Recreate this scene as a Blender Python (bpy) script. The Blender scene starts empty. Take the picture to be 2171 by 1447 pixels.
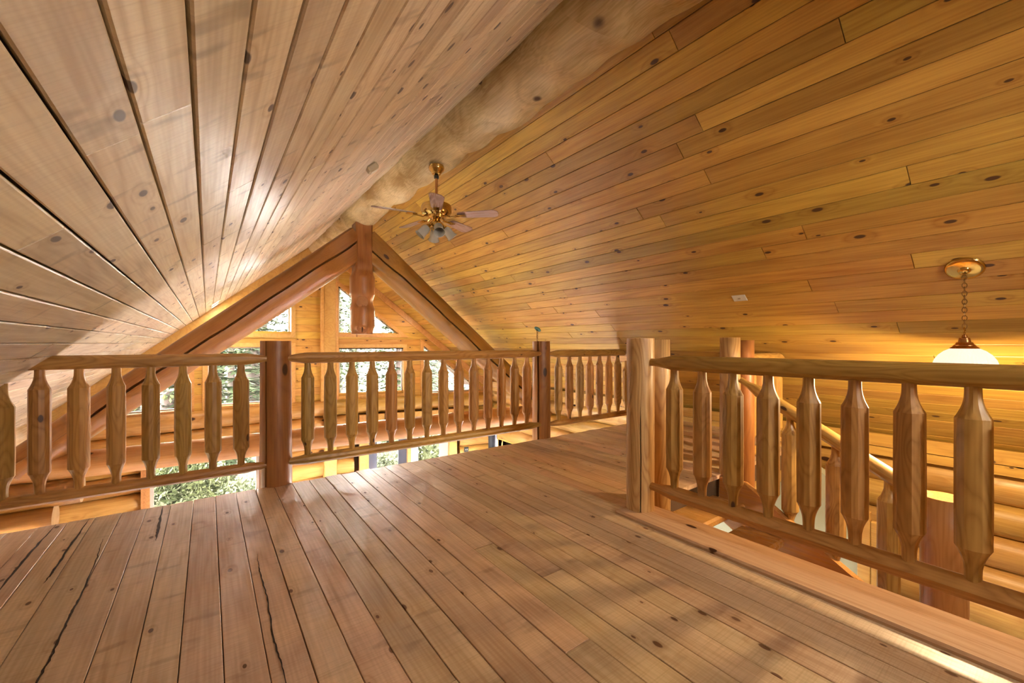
import bpy, math, random
from mathutils import Vector, Matrix, noise as mnoise

scene = bpy.context.scene
COL = scene.collection
random.seed(7)

# ------------------------------------------------------------ camera, world, sun, exposure
cam_d = bpy.data.cameras.new('camera')
cam = bpy.data.objects.new('camera', cam_d)
COL.objects.link(cam)
cam_d.sensor_width = 36.0
cam_d.lens = 36.0 * 885.0 / 2171.0
cam_d.shift_y = 3.5 / 2171.0
cam_d.clip_start = 0.02
cam_d.clip_end = 300
cam.location = (0, 0, 1.1)
cam.rotation_euler = (math.radians(90), 0, -math.radians(36.106))
scene.camera = cam

world = bpy.data.worlds.new('sky')
scene.world = world
world.use_nodes = True
_bg = world.node_tree.nodes['Background']
_bg.inputs[0].default_value = (1.0, 0.965, 0.90, 1)
_bg.inputs[1].default_value = 68.0

sun_d = bpy.data.lights.new('sun', 'SUN')
sun_d.energy = 7.0
sun_d.angle = 0.02
sun_d.color = (1.0, 0.93, 0.82)
sun = bpy.data.objects.new('sun', sun_d)
COL.objects.link(sun)
sun.rotation_euler = (math.radians(42), 0, math.radians(25))

scene.view_settings.view_transform = 'Standard'
scene.view_settings.look = 'None'
scene.view_settings.exposure = 1.62
scene.view_settings.gamma = 1.0
scene.view_settings.use_curve_mapping = False
scene.cycles.use_denoising = True
scene.cycles.max_bounces = 5
scene.cycles.diffuse_bounces = 3
scene.cycles.use_adaptive_sampling = True
scene.cycles.adaptive_threshold = 0.12
scene.cycles.adaptive_min_samples = 16
scene.cycles.glossy_bounces = 2
scene.cycles.transparent_max_bounces = 12
scene.cycles.sample_clamp_indirect = 6.0
scene.cycles.caustics_reflective = False
scene.cycles.caustics_refractive = False

# ------------------------------------------------------------ dimensions of the building
PITCH = math.radians(40)
SP, CP, TP = math.sin(PITCH), math.cos(PITCH), math.tan(math.radians(40))
EYE = 1.1
DL, DR = 0.428, 2.84                       # distance of each roof slope from the point (0, EYE)
XR = (DR - DL) / (2 * SP)                 # ridge
def zl(x): return EYE + (DL + x * SP) / CP
def zr(x): return EYE + (DR - x * SP) / CP
ZR = zl(XR)
Y_EDGE = 3.68                             # open edge of the loft
X_EDGE = 2.41                             # edge beside the stair
Y_STAIR = 1.80                            # head of the stair
Y_BACK = -2.6
X_WL, X_WR = -1.95, 5.5
Z_LOW = -2.65
CORNER = Vector((2.05, 9.35, 0))           # where the two halves of the glazed gable meet

def gable(side):
    if side == 'right':
        a = math.radians(12); d = Vector((math.cos(a), -math.sin(a), 0)); umax = (X_WR + 0.25 - CORNER.x) / d.x
    else:
        a = math.radians(4); d = Vector((-math.cos(a), -math.sin(a), 0)); umax = (CORNER.x - X_WL + 0.25) / abs(d.x)
    nin = Vector((0, -1, 0)); nin = (nin - d * nin.dot(d)).normalized()      # into the room
    return d, nin, umax
WIN = {
 'right': [ # polygons in (u,z), convex, listed round
   [(0.19, 1.305), (1.45, 1.305), (0.19, 2.32)],
   [(0.20, -0.02), (1.542, -0.02), (1.542, 1.00), (0.20, 1.00)],
   [(2.0, -0.05), (3.42, -0.05), (2.0, 1.04)]],
 'left': [
   [(0.71, 1.285), (1.95, 1.285), (0.71, 2.285)],
   [(0.71, -0.045), (2.055, -0.045), (2.055, 1.03), (0.71, 1.03)],
   [(2.32, -0.06), (3.42, -0.06), (2.32, 0.83)]]}
LOWER = {'right': [(0.60, 2.72, -2.6, -0.55)], 'left': [(1.25, 2.83, -2.2, -0.70)]}

LW_FILL = (4.4, 7.0, -2.2, -0.75)            # wide lower-storey window, out of view, added to brighten the great room
RW_FILL = (5.0, 8.2, -2.4, -1.18)            # low right-wall window, added to light the left ceiling slope
BW_FILL = (1.6, 2.2, 1.65, 2.05)             # unseen high window added in the end wall as rear fill
# sky light enters by the windows only: guide the sampling of the sky to the openings
def sky_portal(c, ax, nin_, w_, h_):
    pd = bpy.data.lights.new('sky_portal', 'AREA'); pd.shape = 'RECTANGLE'; pd.size = w_; pd.size_y = h_
    pd.cycles.is_portal = True
    o = bpy.data.objects.new('sky_portal', pd); COL.objects.link(o)
    z = -Vector(nin_); x = Vector(ax); y = z.cross(x)
    o.matrix_world = Matrix(((x.x, y.x, z.x, c[0]), (x.y, y.y, z.y, c[1]), (x.z, y.z, z.z, c[2]), (0, 0, 0, 1)))
for _side in ('left', 'right'):
    _d, _n, _u = gable(_side)
    for _a, _b, _c, _e in [(min(p[0] for p in q), max(p[0] for p in q), min(p[1] for p in q), max(p[1] for p in q)) for q in WIN[_side]] + LOWER[_side]:
        _p = CORNER + _d * ((_a + _b) / 2) - _n * 0.2
        sky_portal((_p.x, _p.y, (_c + _e) / 2), _d, _n, _b - _a, _e - _c)
sky_portal((X_WL - 0.4, (LW_FILL[0] + LW_FILL[1]) / 2, (LW_FILL[2] + LW_FILL[3]) / 2), (0, 1, 0), (1, 0, 0), LW_FILL[1] - LW_FILL[0], LW_FILL[3] - LW_FILL[2])
sky_portal((X_WR + 0.4, (RW_FILL[0] + RW_FILL[1]) / 2, (RW_FILL[2] + RW_FILL[3]) / 2), (0, -1, 0), (-1, 0, 0), RW_FILL[1] - RW_FILL[0], RW_FILL[3] - RW_FILL[2])
sky_portal(((BW_FILL[0] + BW_FILL[1]) / 2, Y_BACK - 0.25, (BW_FILL[2] + BW_FILL[3]) / 2), (-1, 0, 0), (0, 1, 0), BW_FILL[1] - BW_FILL[0], BW_FILL[3] - BW_FILL[2])

# ------------------------------------------------------------ helpers
def link(o, parent=None):
    COL.objects.link(o)
    if parent is not None:
        o.parent = parent
    return o

def mesh_of(name, verts, faces, mat=None, smooth=False):
    me = bpy.data.meshes.new(name)
    me.from_pydata([tuple(v) for v in verts], [], faces)
    me.validate()
    if mat is not None:
        me.materials.append(mat)
    if smooth:
        me.polygons.foreach_set('use_smooth', [True] * len(me.polygons))
    me.update()
    return me

def add(name, me, parent=None, mtx=None, label=None, cat=None, group=None, kind=None):
    o = bpy.data.objects.new(name, me)
    link(o, parent)
    if mtx is not None:
        o.matrix_local = mtx
    tag(o, label, cat, group, kind)
    return o

def tag(o, label=None, cat=None, group=None, kind=None):
    if label: o['label'] = label
    if cat: o['category'] = cat
    if group: o['group'] = group
    if kind: o['kind'] = kind
    return o

def empty(name, loc=(0, 0, 0), label=None, cat=None, group=None, kind=None, rot=None):
    o = bpy.data.objects.new(name, None)
    link(o)
    o.empty_display_size = 0.1
    o.location = loc
    if rot: o.rotation_euler = rot
    return tag(o, label, cat, group, kind)

def T(x, y, z): return Matrix.Translation((x, y, z))

def frame(origin, xax, yax, zax):
    m = Matrix.Identity(4)
    for i in range(3):
        m[i][0] = xax[i]; m[i][1] = yax[i]; m[i][2] = zax[i]; m[i][3] = origin[i]
    return m

class MB:
    """collects geometry of one part"""
    def __init__(s): s.v = []; s.f = []
    def raw(s, verts, faces, m=None):
        b = len(s.v)
        s.v += [(m @ Vector(v)) if m is not None else Vector(v) for v in verts]
        s.f += [tuple(b + i for i in f) for f in faces]
        return s
    def box(s, x0, x1, y0, y1, z0, z1, m=None, bev=0.0):
        if bev <= 0:
            vs = [(x0,y0,z0),(x1,y0,z0),(x1,y1,z0),(x0,y1,z0),(x0,y0,z1),(x1,y0,z1),(x1,y1,z1),(x0,y1,z1)]
            return s.raw(vs, [(3,2,1,0),(4,5,6,7),(0,1,5,4),(1,2,6,5),(2,3,7,6),(3,0,4,7)], m)
        b = bev
        vs = []; idx = {}
        for cx, (xa, sx) in enumerate(((x0, 1), (x1, -1))):
            for cy, (ya, sy) in enumerate(((y0, 1), (y1, -1))):
                for cz, (za, sz) in enumerate(((z0, 1), (z1, -1))):
                    idx[(cx,cy,cz,0)] = len(vs); vs.append((xa, ya + sy*b, za + sz*b))
                    idx[(cx,cy,cz,1)] = len(vs); vs.append((xa + sx*b, ya, za + sz*b))
                    idx[(cx,cy,cz,2)] = len(vs); vs.append((xa + sx*b, ya + sy*b, za))
        I = lambda *k: idx[k]
        fs = []
        for c in (0, 1):
            q = [I(c,0,0,0), I(c,1,0,0), I(c,1,1,0), I(c,0,1,0)]; fs.append(tuple(q if c else q[::-1]))
            q = [I(0,c,0,1), I(1,c,0,1), I(1,c,1,1), I(0,c,1,1)]; fs.append(tuple(q[::-1] if c else q))
            q = [I(0,0,c,2), I(1,0,c,2), I(1,1,c,2), I(0,1,c,2)]; fs.append(tuple(q if c else q[::-1]))
        for a in (0, 1):
            for c in (0, 1):
                f = (I(a,c,0,0), I(a,c,1,0), I(a,c,1,1), I(a,c,0,1)); fs.append(f if a != c else f[::-1])
                f = (I(a,0,c,0), I(a,0,c,2), I(a,1,c,2), I(a,1,c,0)); fs.append(f if a != c else f[::-1])
                f = (I(0,a,c,1), I(1,a,c,1), I(1,a,c,2), I(0,a,c,2)); fs.append(f if a != c else f[::-1])
                for d in (0, 1):
                    f = (I(a,c,d,0), I(a,c,d,1), I(a,c,d,2)); fs.append(f if (a + c + d) % 2 else f[::-1])
        return s.raw(vs, fs, m)
    def lathe(s, prof, n=24, m=None, caps=True):
        vs = []; fs = []
        for r, z in prof:
            for i in range(n):
                a = 2 * math.pi * i / n
                vs.append((r * math.cos(a), r * math.sin(a), z))
        for k in range(len(prof) - 1):
            for i in range(n):
                j = (i + 1) % n
                fs.append((k*n+i, k*n+j, (k+1)*n+j, (k+1)*n+i))
        if caps:
            fs.append(tuple(range(n))[::-1])
            fs.append(tuple(range((len(prof)-1)*n, len(prof)*n)))
        return s.raw(vs, fs, m)
    def tube(s, pts, r, n=8, closed=False):
        pts = [Vector(p) for p in pts]
        vs = []; fs = []; N = len(pts)
        up = Vector((0.13, 0.31, 0.94)).normalized()
        for k, p in enumerate(pts):
            a = pts[(k-1) % N] if (closed or k > 0) else p
            b = pts[(k+1) % N] if (closed or k < N-1) else p
            t = (b - a).normalized()
            x = t.cross(up)
            if x.length < 1e-4: x = t.cross(Vector((1, 0, 0)))
            x.normalize(); y = t.cross(x)
            rr = r[k] if isinstance(r, (list, tuple)) else r
            for i in range(n):
                an = 2 * math.pi * i / n
                vs.append(p + x * rr * math.cos(an) + y * rr * math.sin(an))
        for k in range(N if closed else N - 1):
            for i in range(n):
                j = (i + 1) % n; kk = (k + 1) % N
                fs.append((k*n+i, kk*n+i, kk*n+j, k*n+j))
        if not closed:
            fs.append(tuple(range(n))); fs.append(tuple(range((N-1)*n, N*n))[::-1])
        return s.raw(vs, fs)
    def poly(s, pts, d, m=None):
        """prism: outline pts (x,z) in the XZ plane, thickness d along +Y"""
        n = len(pts)
        vs = [(x, 0, z) for x, z in pts] + [(x, d, z) for x, z in pts]
        fs = [tuple(range(n)), tuple(range(n, 2*n))[::-1]]
        for i in range(n):
            j = (i + 1) % n
            fs.append((i, i + n, j + n, j))
        return s.raw(vs, fs, m)
    def mesh(s, name, mat, smooth=False): return mesh_of(name, s.v, s.f, mat, smooth)
    def obj(s, name, mat, parent=None, smooth=False, mtx=None, **kw):
        return add(name, s.mesh(name, mat, smooth), parent, mtx, **kw)

def autosmooth(o, deg=35):
    me = o.data
    me.polygons.foreach_set('use_smooth', [True] * len(me.polygons))
    try: me.set_sharp_from_angle(angle=math.radians(deg))
    except Exception: pass
    return o

def axis_mtx(p0, p1, roll=0.0):
    """local Y runs from p0 to p1"""
    p0 = Vector(p0); p1 = Vector(p1)
    y = (p1 - p0).normalized()
    ref = Vector((0, 0, 1)) if abs(y.z) < 0.9 else Vector((1, 0, 0))
    x = y.cross(ref).normalized(); z = x.cross(y)
    m = frame(p0, x, y, z)
    return m @ Matrix.Rotation(roll, 4, 'Y')

def log_mesh(name, L, r0, r1, mat, n=24, rings=None, wob=0.03, lump=0.0, cracks=(), seed=0, ends=(1, 1), dome=0.0, flat0=None):
    """peeled log along local Y; cracks: (angle, y0, y1, depth, width)"""
    rings = rings or max(6, int(L / 0.22))
    angs = [2 * math.pi * i / n for i in range(n)]
    cols = [(a, None) for a in angs]
    for ci, c in enumerate(cracks):
        cols += [(c[0] - 1e-4, (ci, -1)), (c[0], (ci, 0)), (c[0] + 1e-4, (ci, 1))]
    for ci, c in enumerate(cracks):
        cols = [q for q in cols if q[1] is not None or abs((q[0] - c[0] + math.pi) % (2*math.pi) - math.pi) > 0.10]
    cols.sort(key=lambda q: q[0] % (2*math.pi))
    m = len(cols); vs = []; fs = []
    ys = [L * k / rings for k in range(rings + 1)]
    for k, y in enumerate(ys):
        t = y / L
        r = r0 + (r1 - r0) * t
        cx = r * wob * 1.5 * mnoise.noise((y * 0.6 + seed * 3.1, seed, 0.3))
        cz = r * wob * 1.5 * mnoise.noise((y * 0.6 + seed * 3.1, seed, 9.3))
        for a, tg in cols:
            rr = r * (1 + wob * mnoise.noise((math.cos(a) * 0.9, math.sin(a) * 0.9, y * 1.3 + seed * 5.7)))
            if lump:
                rr *= 1 + lump * mnoise.noise((math.cos(a) * 0.7 + seed, math.sin(a) * 0.7, y * 3.4)) + lump * 0.8 * max(0, mnoise.noise((seed * 2.2, 1.7, y * 2.3)))
            aa = a
            if tg is not None:
                c = cracks[tg[0]]
                f = max(0.0, min(1.0, (y - c[1]) / 0.25, (c[2] - y) / 0.25)) if c[2] > c[1] else 0
                aa = a + 0.12 * mnoise.noise((y * 1.7, seed + tg[0], 4.0)) * min(1, y / 0.3)
                if tg[1] == 0: rr -= c[3] * f
                else: aa += tg[1] * (c[4] * f + 0.0008) / r
            px = cx + rr * math.cos(aa)
            if flat0:                # sawn flat on both sides near the start
                f0 = min(1.0, max(0.0, (y - flat0[1]) / flat0[2])); f0 = f0 * f0
                lim_ = flat0[0] + (r * 1.2 - flat0[0]) * f0
                if tg is None or tg[1] != 0: px = max(-lim_, min(lim_, px))
                else: px = max(-lim_ + 0.05, min(lim_ - 0.05, px))
            vs.append((px, y, cz + rr * math.sin(aa)))
    for k in range(rings):
        for i in range(m):
            j = (i + 1) % m
            fs.append((k*m+i, (k+1)*m+i, (k+1)*m+j, k*m+j))
    for e, k in ((0, 0), (1, rings)):
        if not ends[e]: continue
        b = len(vs); y = ys[k]
        vs.append((0, y + (dome if e else -dome), 0))
        for i in range(m):
            j = (i + 1) % m
            fs.append((b, k*m+i, k*m+j) if e == 0 else (b, k*m+j, k*m+i))
    me = mesh_of(name, vs, fs, mat)
    nside = rings * m
    me.polygons.foreach_set('use_smooth', [i < nside for i in range(len(me.polygons))])
    if cracks:
        try: me.set_sharp_from_angle(angle=math.radians(40))
        except Exception: pass
    return me

def log(name, p0, p1, r0, r1, mat, parent=None, roll=0.0, label=None, cat=None, group=None, kind=None, **kw):
    L = (Vector(p1) - Vector(p0)).length
    return add(name, log_mesh(name, L, r0, r1, mat, **kw), parent, axis_mtx(p0, p1, roll), label, cat, group, kind)

# ------------------------------------------------------------ materials
def newmat(name):
    m = bpy.data.materials.new(name); m.use_nodes = True
    return m, m.node_tree.nodes, m.node_tree.links, m.node_tree.nodes['Principled BSDF']

def plain(name, col, rough=0.5, metal=0.0, spec=0.5):
    m, N, Lk, P = newmat(name)
    P.inputs['Base Color'].default_value = (*col, 1)
    P.inputs['Roughness'].default_value = rough
    P.inputs['Metallic'].default_value = metal
    P.inputs['Specular IOR Level'].default_value = spec
    nz = N.new('ShaderNodeTexNoise'); nz.inputs['Scale'].default_value = 14
    mr = N.new('ShaderNodeMapRange'); mr.inputs[3].default_value = max(0.02, rough - 0.06); mr.inputs[4].default_value = rough + 0.06
    Lk.new(nz.outputs[0], mr.inputs[0]); Lk.new(mr.outputs[0], P.inputs['Roughness'])
    return m

def wood(name, light, dark, axis='Y', knots=0.5, kn=(6.0, 2.6), band=9.0, fig=4.5, stretch=0.13, var=0.3,
         rough=0.38, kcol=(0.06, 0.02, 0.006), flat=True, spec=0.45, bump=0.12, bandmix=0.5, ksize=1.0, sat=1.0, stain=0.35, huev=0.012, saw=0.0, smear=0.0, ior=None):
    m, N, Lk, P = newmat(name)
    def math_(op, a, b=None, c=None):
        n = N.new('ShaderNodeMath'); n.operation = op
        for i, v in enumerate((a, b, c)):
            if v is None: continue
            if isinstance(v, (int, float)): n.inputs[i].default_value = v
            else: Lk.new(v, n.inputs[i])
        return n.outputs[0]
    def vec(op, a, b):
        n = N.new('ShaderNodeVectorMath'); n.operation = op
        for i, v in enumerate((a, b)):
            if isinstance(v, tuple): n.inputs[i].default_value = v
            else: Lk.new(v, n.inputs[i])
        return n.outputs[0]
    def rng(v, a, b, c, d, smooth=False):
        n = N.new('ShaderNodeMapRange')
        if smooth: n.interpolation_type = 'SMOOTHSTEP'
        Lk.new(v, n.inputs[0])
        for i, q in enumerate((a, b, c, d)): n.inputs[i + 1].default_value = q
        return n.outputs[0]
    def mix(f, a, b, typ='MIX'):
        n = N.new('ShaderNodeMix'); n.data_type = 'RGBA'; n.blend_type = typ
        if isinstance(f, (int, float)): n.inputs[0].default_value = f
        else: Lk.new(f, n.inputs[0])
        for i, v in ((6, a), (7, b)):
            if isinstance(v, tuple): n.inputs[i].default_value = (*v, 1)
            else: Lk.new(v, n.inputs[i])
        return n.outputs[2]
    tc = N.new('ShaderNodeTexCoord'); oi = N.new('ShaderNodeObjectInfo')
    co = tc.outputs['Object']
    if axis == 'Z':
        sp = N.new('ShaderNodeSeparateXYZ'); cb = N.new('ShaderNodeCombineXYZ')
        Lk.new(co, sp.inputs[0]); Lk.new(sp.outputs[0], cb.inputs[0]); Lk.new(sp.outputs[2], cb.inputs[1]); Lk.new(sp.outputs[1], cb.inputs[2])
        co = cb.outputs[0]
    r = oi.outputs['Random']
    cb = N.new('ShaderNodeCombineXYZ')
    for i, k in enumerate((17.3, 61.7, 29.1)): Lk.new(math_('MULTIPLY', r, k), cb.inputs[i])
    Pc = vec('ADD', co, cb.outputs[0])
    # knots
    vo = N.new('ShaderNodeTexVoronoi')
    vo.voronoi_dimensions = '2D' if flat else '3D'
    vo.inputs['Scale'].default_value = 1.0
    pk = vec('MULTIPLY', Pc, (kn[0], kn[1], kn[0]))
    Lk.new(pk, vo.inputs['Vector'])
    sc = N.new('ShaderNodeSeparateColor'); Lk.new(vo.outputs['Color'], sc.inputs[0])
    gate = math_('GREATER_THAN', sc.outputs[0], 1.0 - knots)
    sz = rng(sc.outputs[1], 0, 1, 0.5 * ksize, 1.3 * ksize)
    d = math_('DIVIDE', vo.outputs['Distance'], sz)
    core = math_('MULTIPLY', rng(d, 0.055, 0.085, 1, 0, True), gate)
    halo = math_('MULTIPLY', rng(d, 0.04, 0.34, 1, 0, True), gate)
    # figure: contour bands of stretched noise, swirling round the knots
    na = N.new('ShaderNodeTexNoise'); na.inputs['Scale'].default_value = 1.0; na.inputs['Detail'].default_value = 0.8
    Lk.new(vec('MULTIPLY', Pc, (fig, fig * stretch, fig)), na.inputs['Vector'])
    a2 = math_('ADD', math_('MULTIPLY', na.outputs[0], band), math_('MULTIPLY', halo, 1.3))
    bands = math_('POWER', math_('MULTIPLY', math_('PINGPONG', a2, 0.5), 2.0), 1.8)
    nf = N.new('ShaderNodeTexNoise'); nf.inputs['Scale'].default_value = 1.0; nf.inputs['Detail'].default_value = 0
    Lk.new(vec('MULTIPLY', Pc, (110, 3.5, 110)), nf.inputs['Vector'])
    nl = N.new('ShaderNodeTexNoise'); nl.inputs['Scale'].default_value = 1.0; nl.inputs['Detail'].default_value = 1
    Lk.new(vec('MULTIPLY', Pc, (3.2, 0.9, 3.2)), nl.inputs['Vector'])
    f = math_('ADD', math_('MULTIPLY', bands, bandmix * 0.62), math_('MULTIPLY', rng(nf.outputs[0], 0.3, 0.7, 0, 1), 0.28))
    f = math_('ADD', f, math_('MULTIPLY', rng(nl.outputs[0], 0.42, 0.75, 0, 1), stain))
    f = math_('ADD', f, math_('MULTIPLY', halo, 0.22))
    f = math_('MINIMUM', f, 1.0)
    col = mix(f, light, dark)
    if saw > 0:
        ws = N.new('ShaderNodeTexNoise'); ws.inputs['Scale'].default_value = 1; ws.inputs['Detail'].default_value = 1
        Lk.new(vec('MULTIPLY', Pc, (6, 190, 6)), ws.inputs['Vector'])
        col = mix(math_('MULTIPLY', rng(ws.outputs[0], 0.45, 0.75, 0, 1), saw), col, dark)
    if smear > 0:                # dark resin streaks running across the grain by the knots
        wm = N.new('ShaderNodeTexNoise'); wm.inputs['Scale'].default_value = 1; wm.inputs['Detail'].default_value = 2
        Lk.new(vec('MULTIPLY', Pc, (4.0, 11.0, 4.0)), wm.inputs['Vector'])
        col = mix(math_('MULTIPLY', rng(wm.outputs[0], 0.60, 0.74, 0, 1, True), smear), col, tuple(0.45 * q for q in dark))
    hsv = N.new('ShaderNodeHueSaturation')
    r2 = math_('FRACT', math_('MULTIPLY', r, 7.31)); r3 = math_('FRACT', math_('MULTIPLY', r, 13.7))
    Lk.new(rng(r2, 0, 1, 1 - var * 0.6, 1 + var * 0.45), hsv.inputs['Value'])
    Lk.new(rng(r3, 0, 1, 0.5 - huev, 0.5 + huev), hsv.inputs['Hue'])
    hsv.inputs['Saturation'].default_value = sat
    Lk.new(col, hsv.inputs['Color'])
    col = mix(core, hsv.outputs[0], kcol)
    Lk.new(col, P.inputs['Base Color'])
    Lk.new(rng(f, 0, 1, rough - 0.05, rough + 0.12), P.inputs['Roughness'])
    P.inputs['Specular IOR Level'].default_value = spec
    if ior: P.inputs['IOR'].default_value = ior
    if bump > 0:
        b = N.new('ShaderNodeBump'); b.inputs['Strength'].default_value = bump; b.inputs['Distance'].default_value = 0.006
        Lk.new(nl.outputs[0], b.inputs['Height']); Lk.new(b.outputs[0], P.inputs['Normal'])
    return m

M = {}
M['ceil_l'] = wood('pine_ceiling_boards_sheen', (0.84, 0.72, 0.53), (0.46, 0.31, 0.17), knots=0.5, kn=(6.5, 2.8), var=0.3, rough=0.45, spec=1.0, stain=0.45, saw=0.3, bandmix=0.5, stretch=0.09, smear=0.6, ior=1.8)  # base colour paled to stand in for the daylight sheen
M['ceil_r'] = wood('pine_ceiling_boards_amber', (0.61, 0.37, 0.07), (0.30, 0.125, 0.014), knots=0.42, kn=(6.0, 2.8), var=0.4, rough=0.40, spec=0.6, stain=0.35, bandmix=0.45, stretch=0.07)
M['floor'] = wood('pine_floor_boards', (0.74, 0.515, 0.315), (0.41, 0.24, 0.115), knots=0.42, kn=(6.5, 3.4), var=0.24, rough=0.42, spec=0.35, stain=0.4, saw=0.35, bandmix=0.4, smear=0.35, ksize=0.8, kcol=(0.15, 0.065, 0.025))
M['gable'] = wood('pine_gable_boards', (0.62, 0.36, 0.075), (0.36, 0.165, 0.025), knots=0.5, var=0.14, rough=0.4, stain=0.2)
M['walllog'] = wood('peeled_wall_log', (0.57, 0.34, 0.10), (0.33, 0.15, 0.03), knots=0.5, kn=(4, 2.0), flat=False, band=8, fig=4, var=0.2, rough=0.42, ksize=1.8)
M['truss'] = wood('peeled_truss_log', (0.37, 0.165, 0.04), (0.22, 0.075, 0.014), knots=0.3, kn=(4, 1.8), flat=False, band=5, fig=4, stretch=0.1, var=0.1, rough=0.36, ksize=1.5, bandmix=0.35)
M['tie'] = wood('peeled_tie_log', (0.58, 0.33, 0.11), (0.38, 0.17, 0.04), knots=0.5, kn=(4, 2.2), flat=False, band=9, fig=3, stretch=0.35, var=0.1, rough=0.36, ksize=1.8)
M['ridge'] = wood('ridge_log_wood', (0.80, 0.62, 0.37), (0.36, 0.22, 0.09), knots=0.5, kn=(3, 2.4), flat=False, band=4, fig=3.0, stretch=0.6, var=0.02, rough=0.38, ksize=2.6, bandmix=0.4, stain=0.95, bump=0.6)
M['rail'] = wood('peeled_rail_wood', (0.51, 0.275, 0.072), (0.28, 0.122, 0.025), axis='Z', knots=0.6, kn=(9, 4.5), flat=False, band=13, fig=9, stretch=0.2, var=0.18, rough=0.40, bandmix=0.72, ksize=1.5)
M['railY'] = wood('peeled_rail_wood_lengthwise', (0.51, 0.275, 0.072), (0.28, 0.122, 0.025), knots=0.6, kn=(9, 4.5), flat=False, band=13, fig=9, stretch=0.2, var=0.14, rough=0.40, bandmix=0.72, ksize=1.5)
M['post'] = wood('peeled_post_wood_shaded', (0.36, 0.165, 0.042), (0.20, 0.075, 0.017), knots=0.4, kn=(5, 2.4), flat=False, band=9, fig=6, stretch=0.14, var=0.12, rough=0.38, ksize=1.6)  # base colour darkened to carry the shade on the backlit front posts
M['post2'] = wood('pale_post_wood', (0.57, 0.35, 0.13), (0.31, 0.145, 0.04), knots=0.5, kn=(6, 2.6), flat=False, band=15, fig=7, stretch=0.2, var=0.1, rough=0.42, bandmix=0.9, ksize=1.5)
M['tread'] = wood('stair_wood', (0.52, 0.25, 0.075), (0.32, 0.12, 0.03), knots=0.4, var=0.12, rough=0.28, stain=0.25)
M['trim'] = wood('pine_trim', (0.62, 0.35, 0.11), (0.42, 0.19, 0.045), knots=0.35, var=0.12, rough=0.38, stain=0.2)
M['edge'] = wood('edging_wood', (0.60, 0.38, 0.20), (0.38, 0.20, 0.09), knots=0.2, var=0.1, rough=0.75, stain=0.3, spec=0.15)
M['dark'] = plain('dark_gap', (0.035, 0.016, 0.006), 0.9)
M['sub'] = plain('subfloor', (0.10, 0.055, 0.025), 0.9)
M['brass'] = plain('polished_brass', (0.60, 0.41, 0.13), 0.16, 1.0)
M['brass2'] = plain('antique_brass', (0.36, 0.23, 0.09), 0.3, 1.0)
M['copper'] = plain('copper_brass', (0.55, 0.27, 0.10), 0.25, 1.0)
M['blade'] = wood('fan_blade_veneer', (0.36, 0.22, 0.17), (0.24, 0.13, 0.10), knots=0.0, var=0.08, rough=0.3, bump=0.0, stain=0.1)
M['plastic'] = plain('cream_plastic', (0.74, 0.70, 0.60), 0.4)
M['beige'] = plain('beige_plastic', (0.42, 0.33, 0.20), 0.5)
M['black'] = plain('black_plastic', (0.012, 0.011, 0.010), 0.4)
M['pipe'] = plain('black_stove_pipe', (0.03, 0.032, 0.04), 0.45, 0.6)
M['teal'] = plain('verdigris_metal', (0.06, 0.15, 0.12), 0.5, 0.3)
M['sage'] = plain('sage_plaster', (0.36, 0.36, 0.25), 0.85)
M['tile'] = plain('grey_stone_tile', (0.40, 0.38, 0.42), 0.45)
M['doorgrey'] = plain('slate_door_paint', (0.09, 0.10, 0.14), 0.45)
M['doorpale'] = plain('pale_door_paint', (0.60, 0.57, 0.56), 0.45)
M['vinyl'] = plain('window_vinyl', (0.62, 0.58, 0.52), 0.4)
M['bark'] = wood('conifer_bark', (0.05, 0.04, 0.035), (0.02, 0.015, 0.012), axis='Z', knots=0.2, flat=False, var=0.3, rough=0.9, spec=0.1, bump=0.5)
M['birch'] = wood('pale_bark', (0.13, 0.12, 0.11), (0.05, 0.042, 0.036), axis='Z', knots=0.4, flat=False, var=0.2, rough=0.9, spec=0.1, bump=0.3)

def leafmat(name, c1, c2):
    m, N, Lk, P = newmat(name)
    nz = N.new('ShaderNodeTexNoise'); nz.inputs['Scale'].default_value = 0.9; nz.inputs['Detail'].default_value = 6
    tc = N.new('ShaderNodeTexCoord'); Lk.new(tc.outputs['Object'], nz.inputs['Vector'])
    rp = N.new('ShaderNodeValToRGB'); rp.color_ramp.elements[0].position = 0.35; rp.color_ramp.elements[1].position = 0.65
    rp.color_ramp.elements[0].color = (*c1, 1); rp.color_ramp.elements[1].color = (*c2, 1)
    Lk.new(nz.outputs[0], rp.inputs[0]); Lk.new(rp.outputs[0], P.inputs['Base Color'])
    P.inputs['Roughness'].default_value = 0.6; P.inputs['Specular IOR Level'].default_value = 0.2
    tr = N.new('ShaderNodeBsdfTranslucent'); Lk.new(rp.outputs[0], tr.inputs[0])
    mx = N.new('ShaderNodeMixShader'); mx.inputs[0].default_value = 0.35
    out = [n for n in N if n.type == 'OUTPUT_MATERIAL'][0]
    Lk.new(P.outputs[0], mx.inputs[1]); Lk.new(tr.outputs[0], mx.inputs[2]); Lk.new(mx.outputs[0], out.inputs[0])
    return m
M['needle'] = leafmat('spruce_needles', (0.006, 0.010, 0.004), (0.019, 0.027, 0.010))
M['leaf'] = leafmat('bush_leaves', (0.012, 0.016, 0.006), (0.036, 0.04, 0.017))
M['grass'] = leafmat('meadow_ground', (0.017, 0.019, 0.009), (0.034, 0.031, 0.02))

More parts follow.
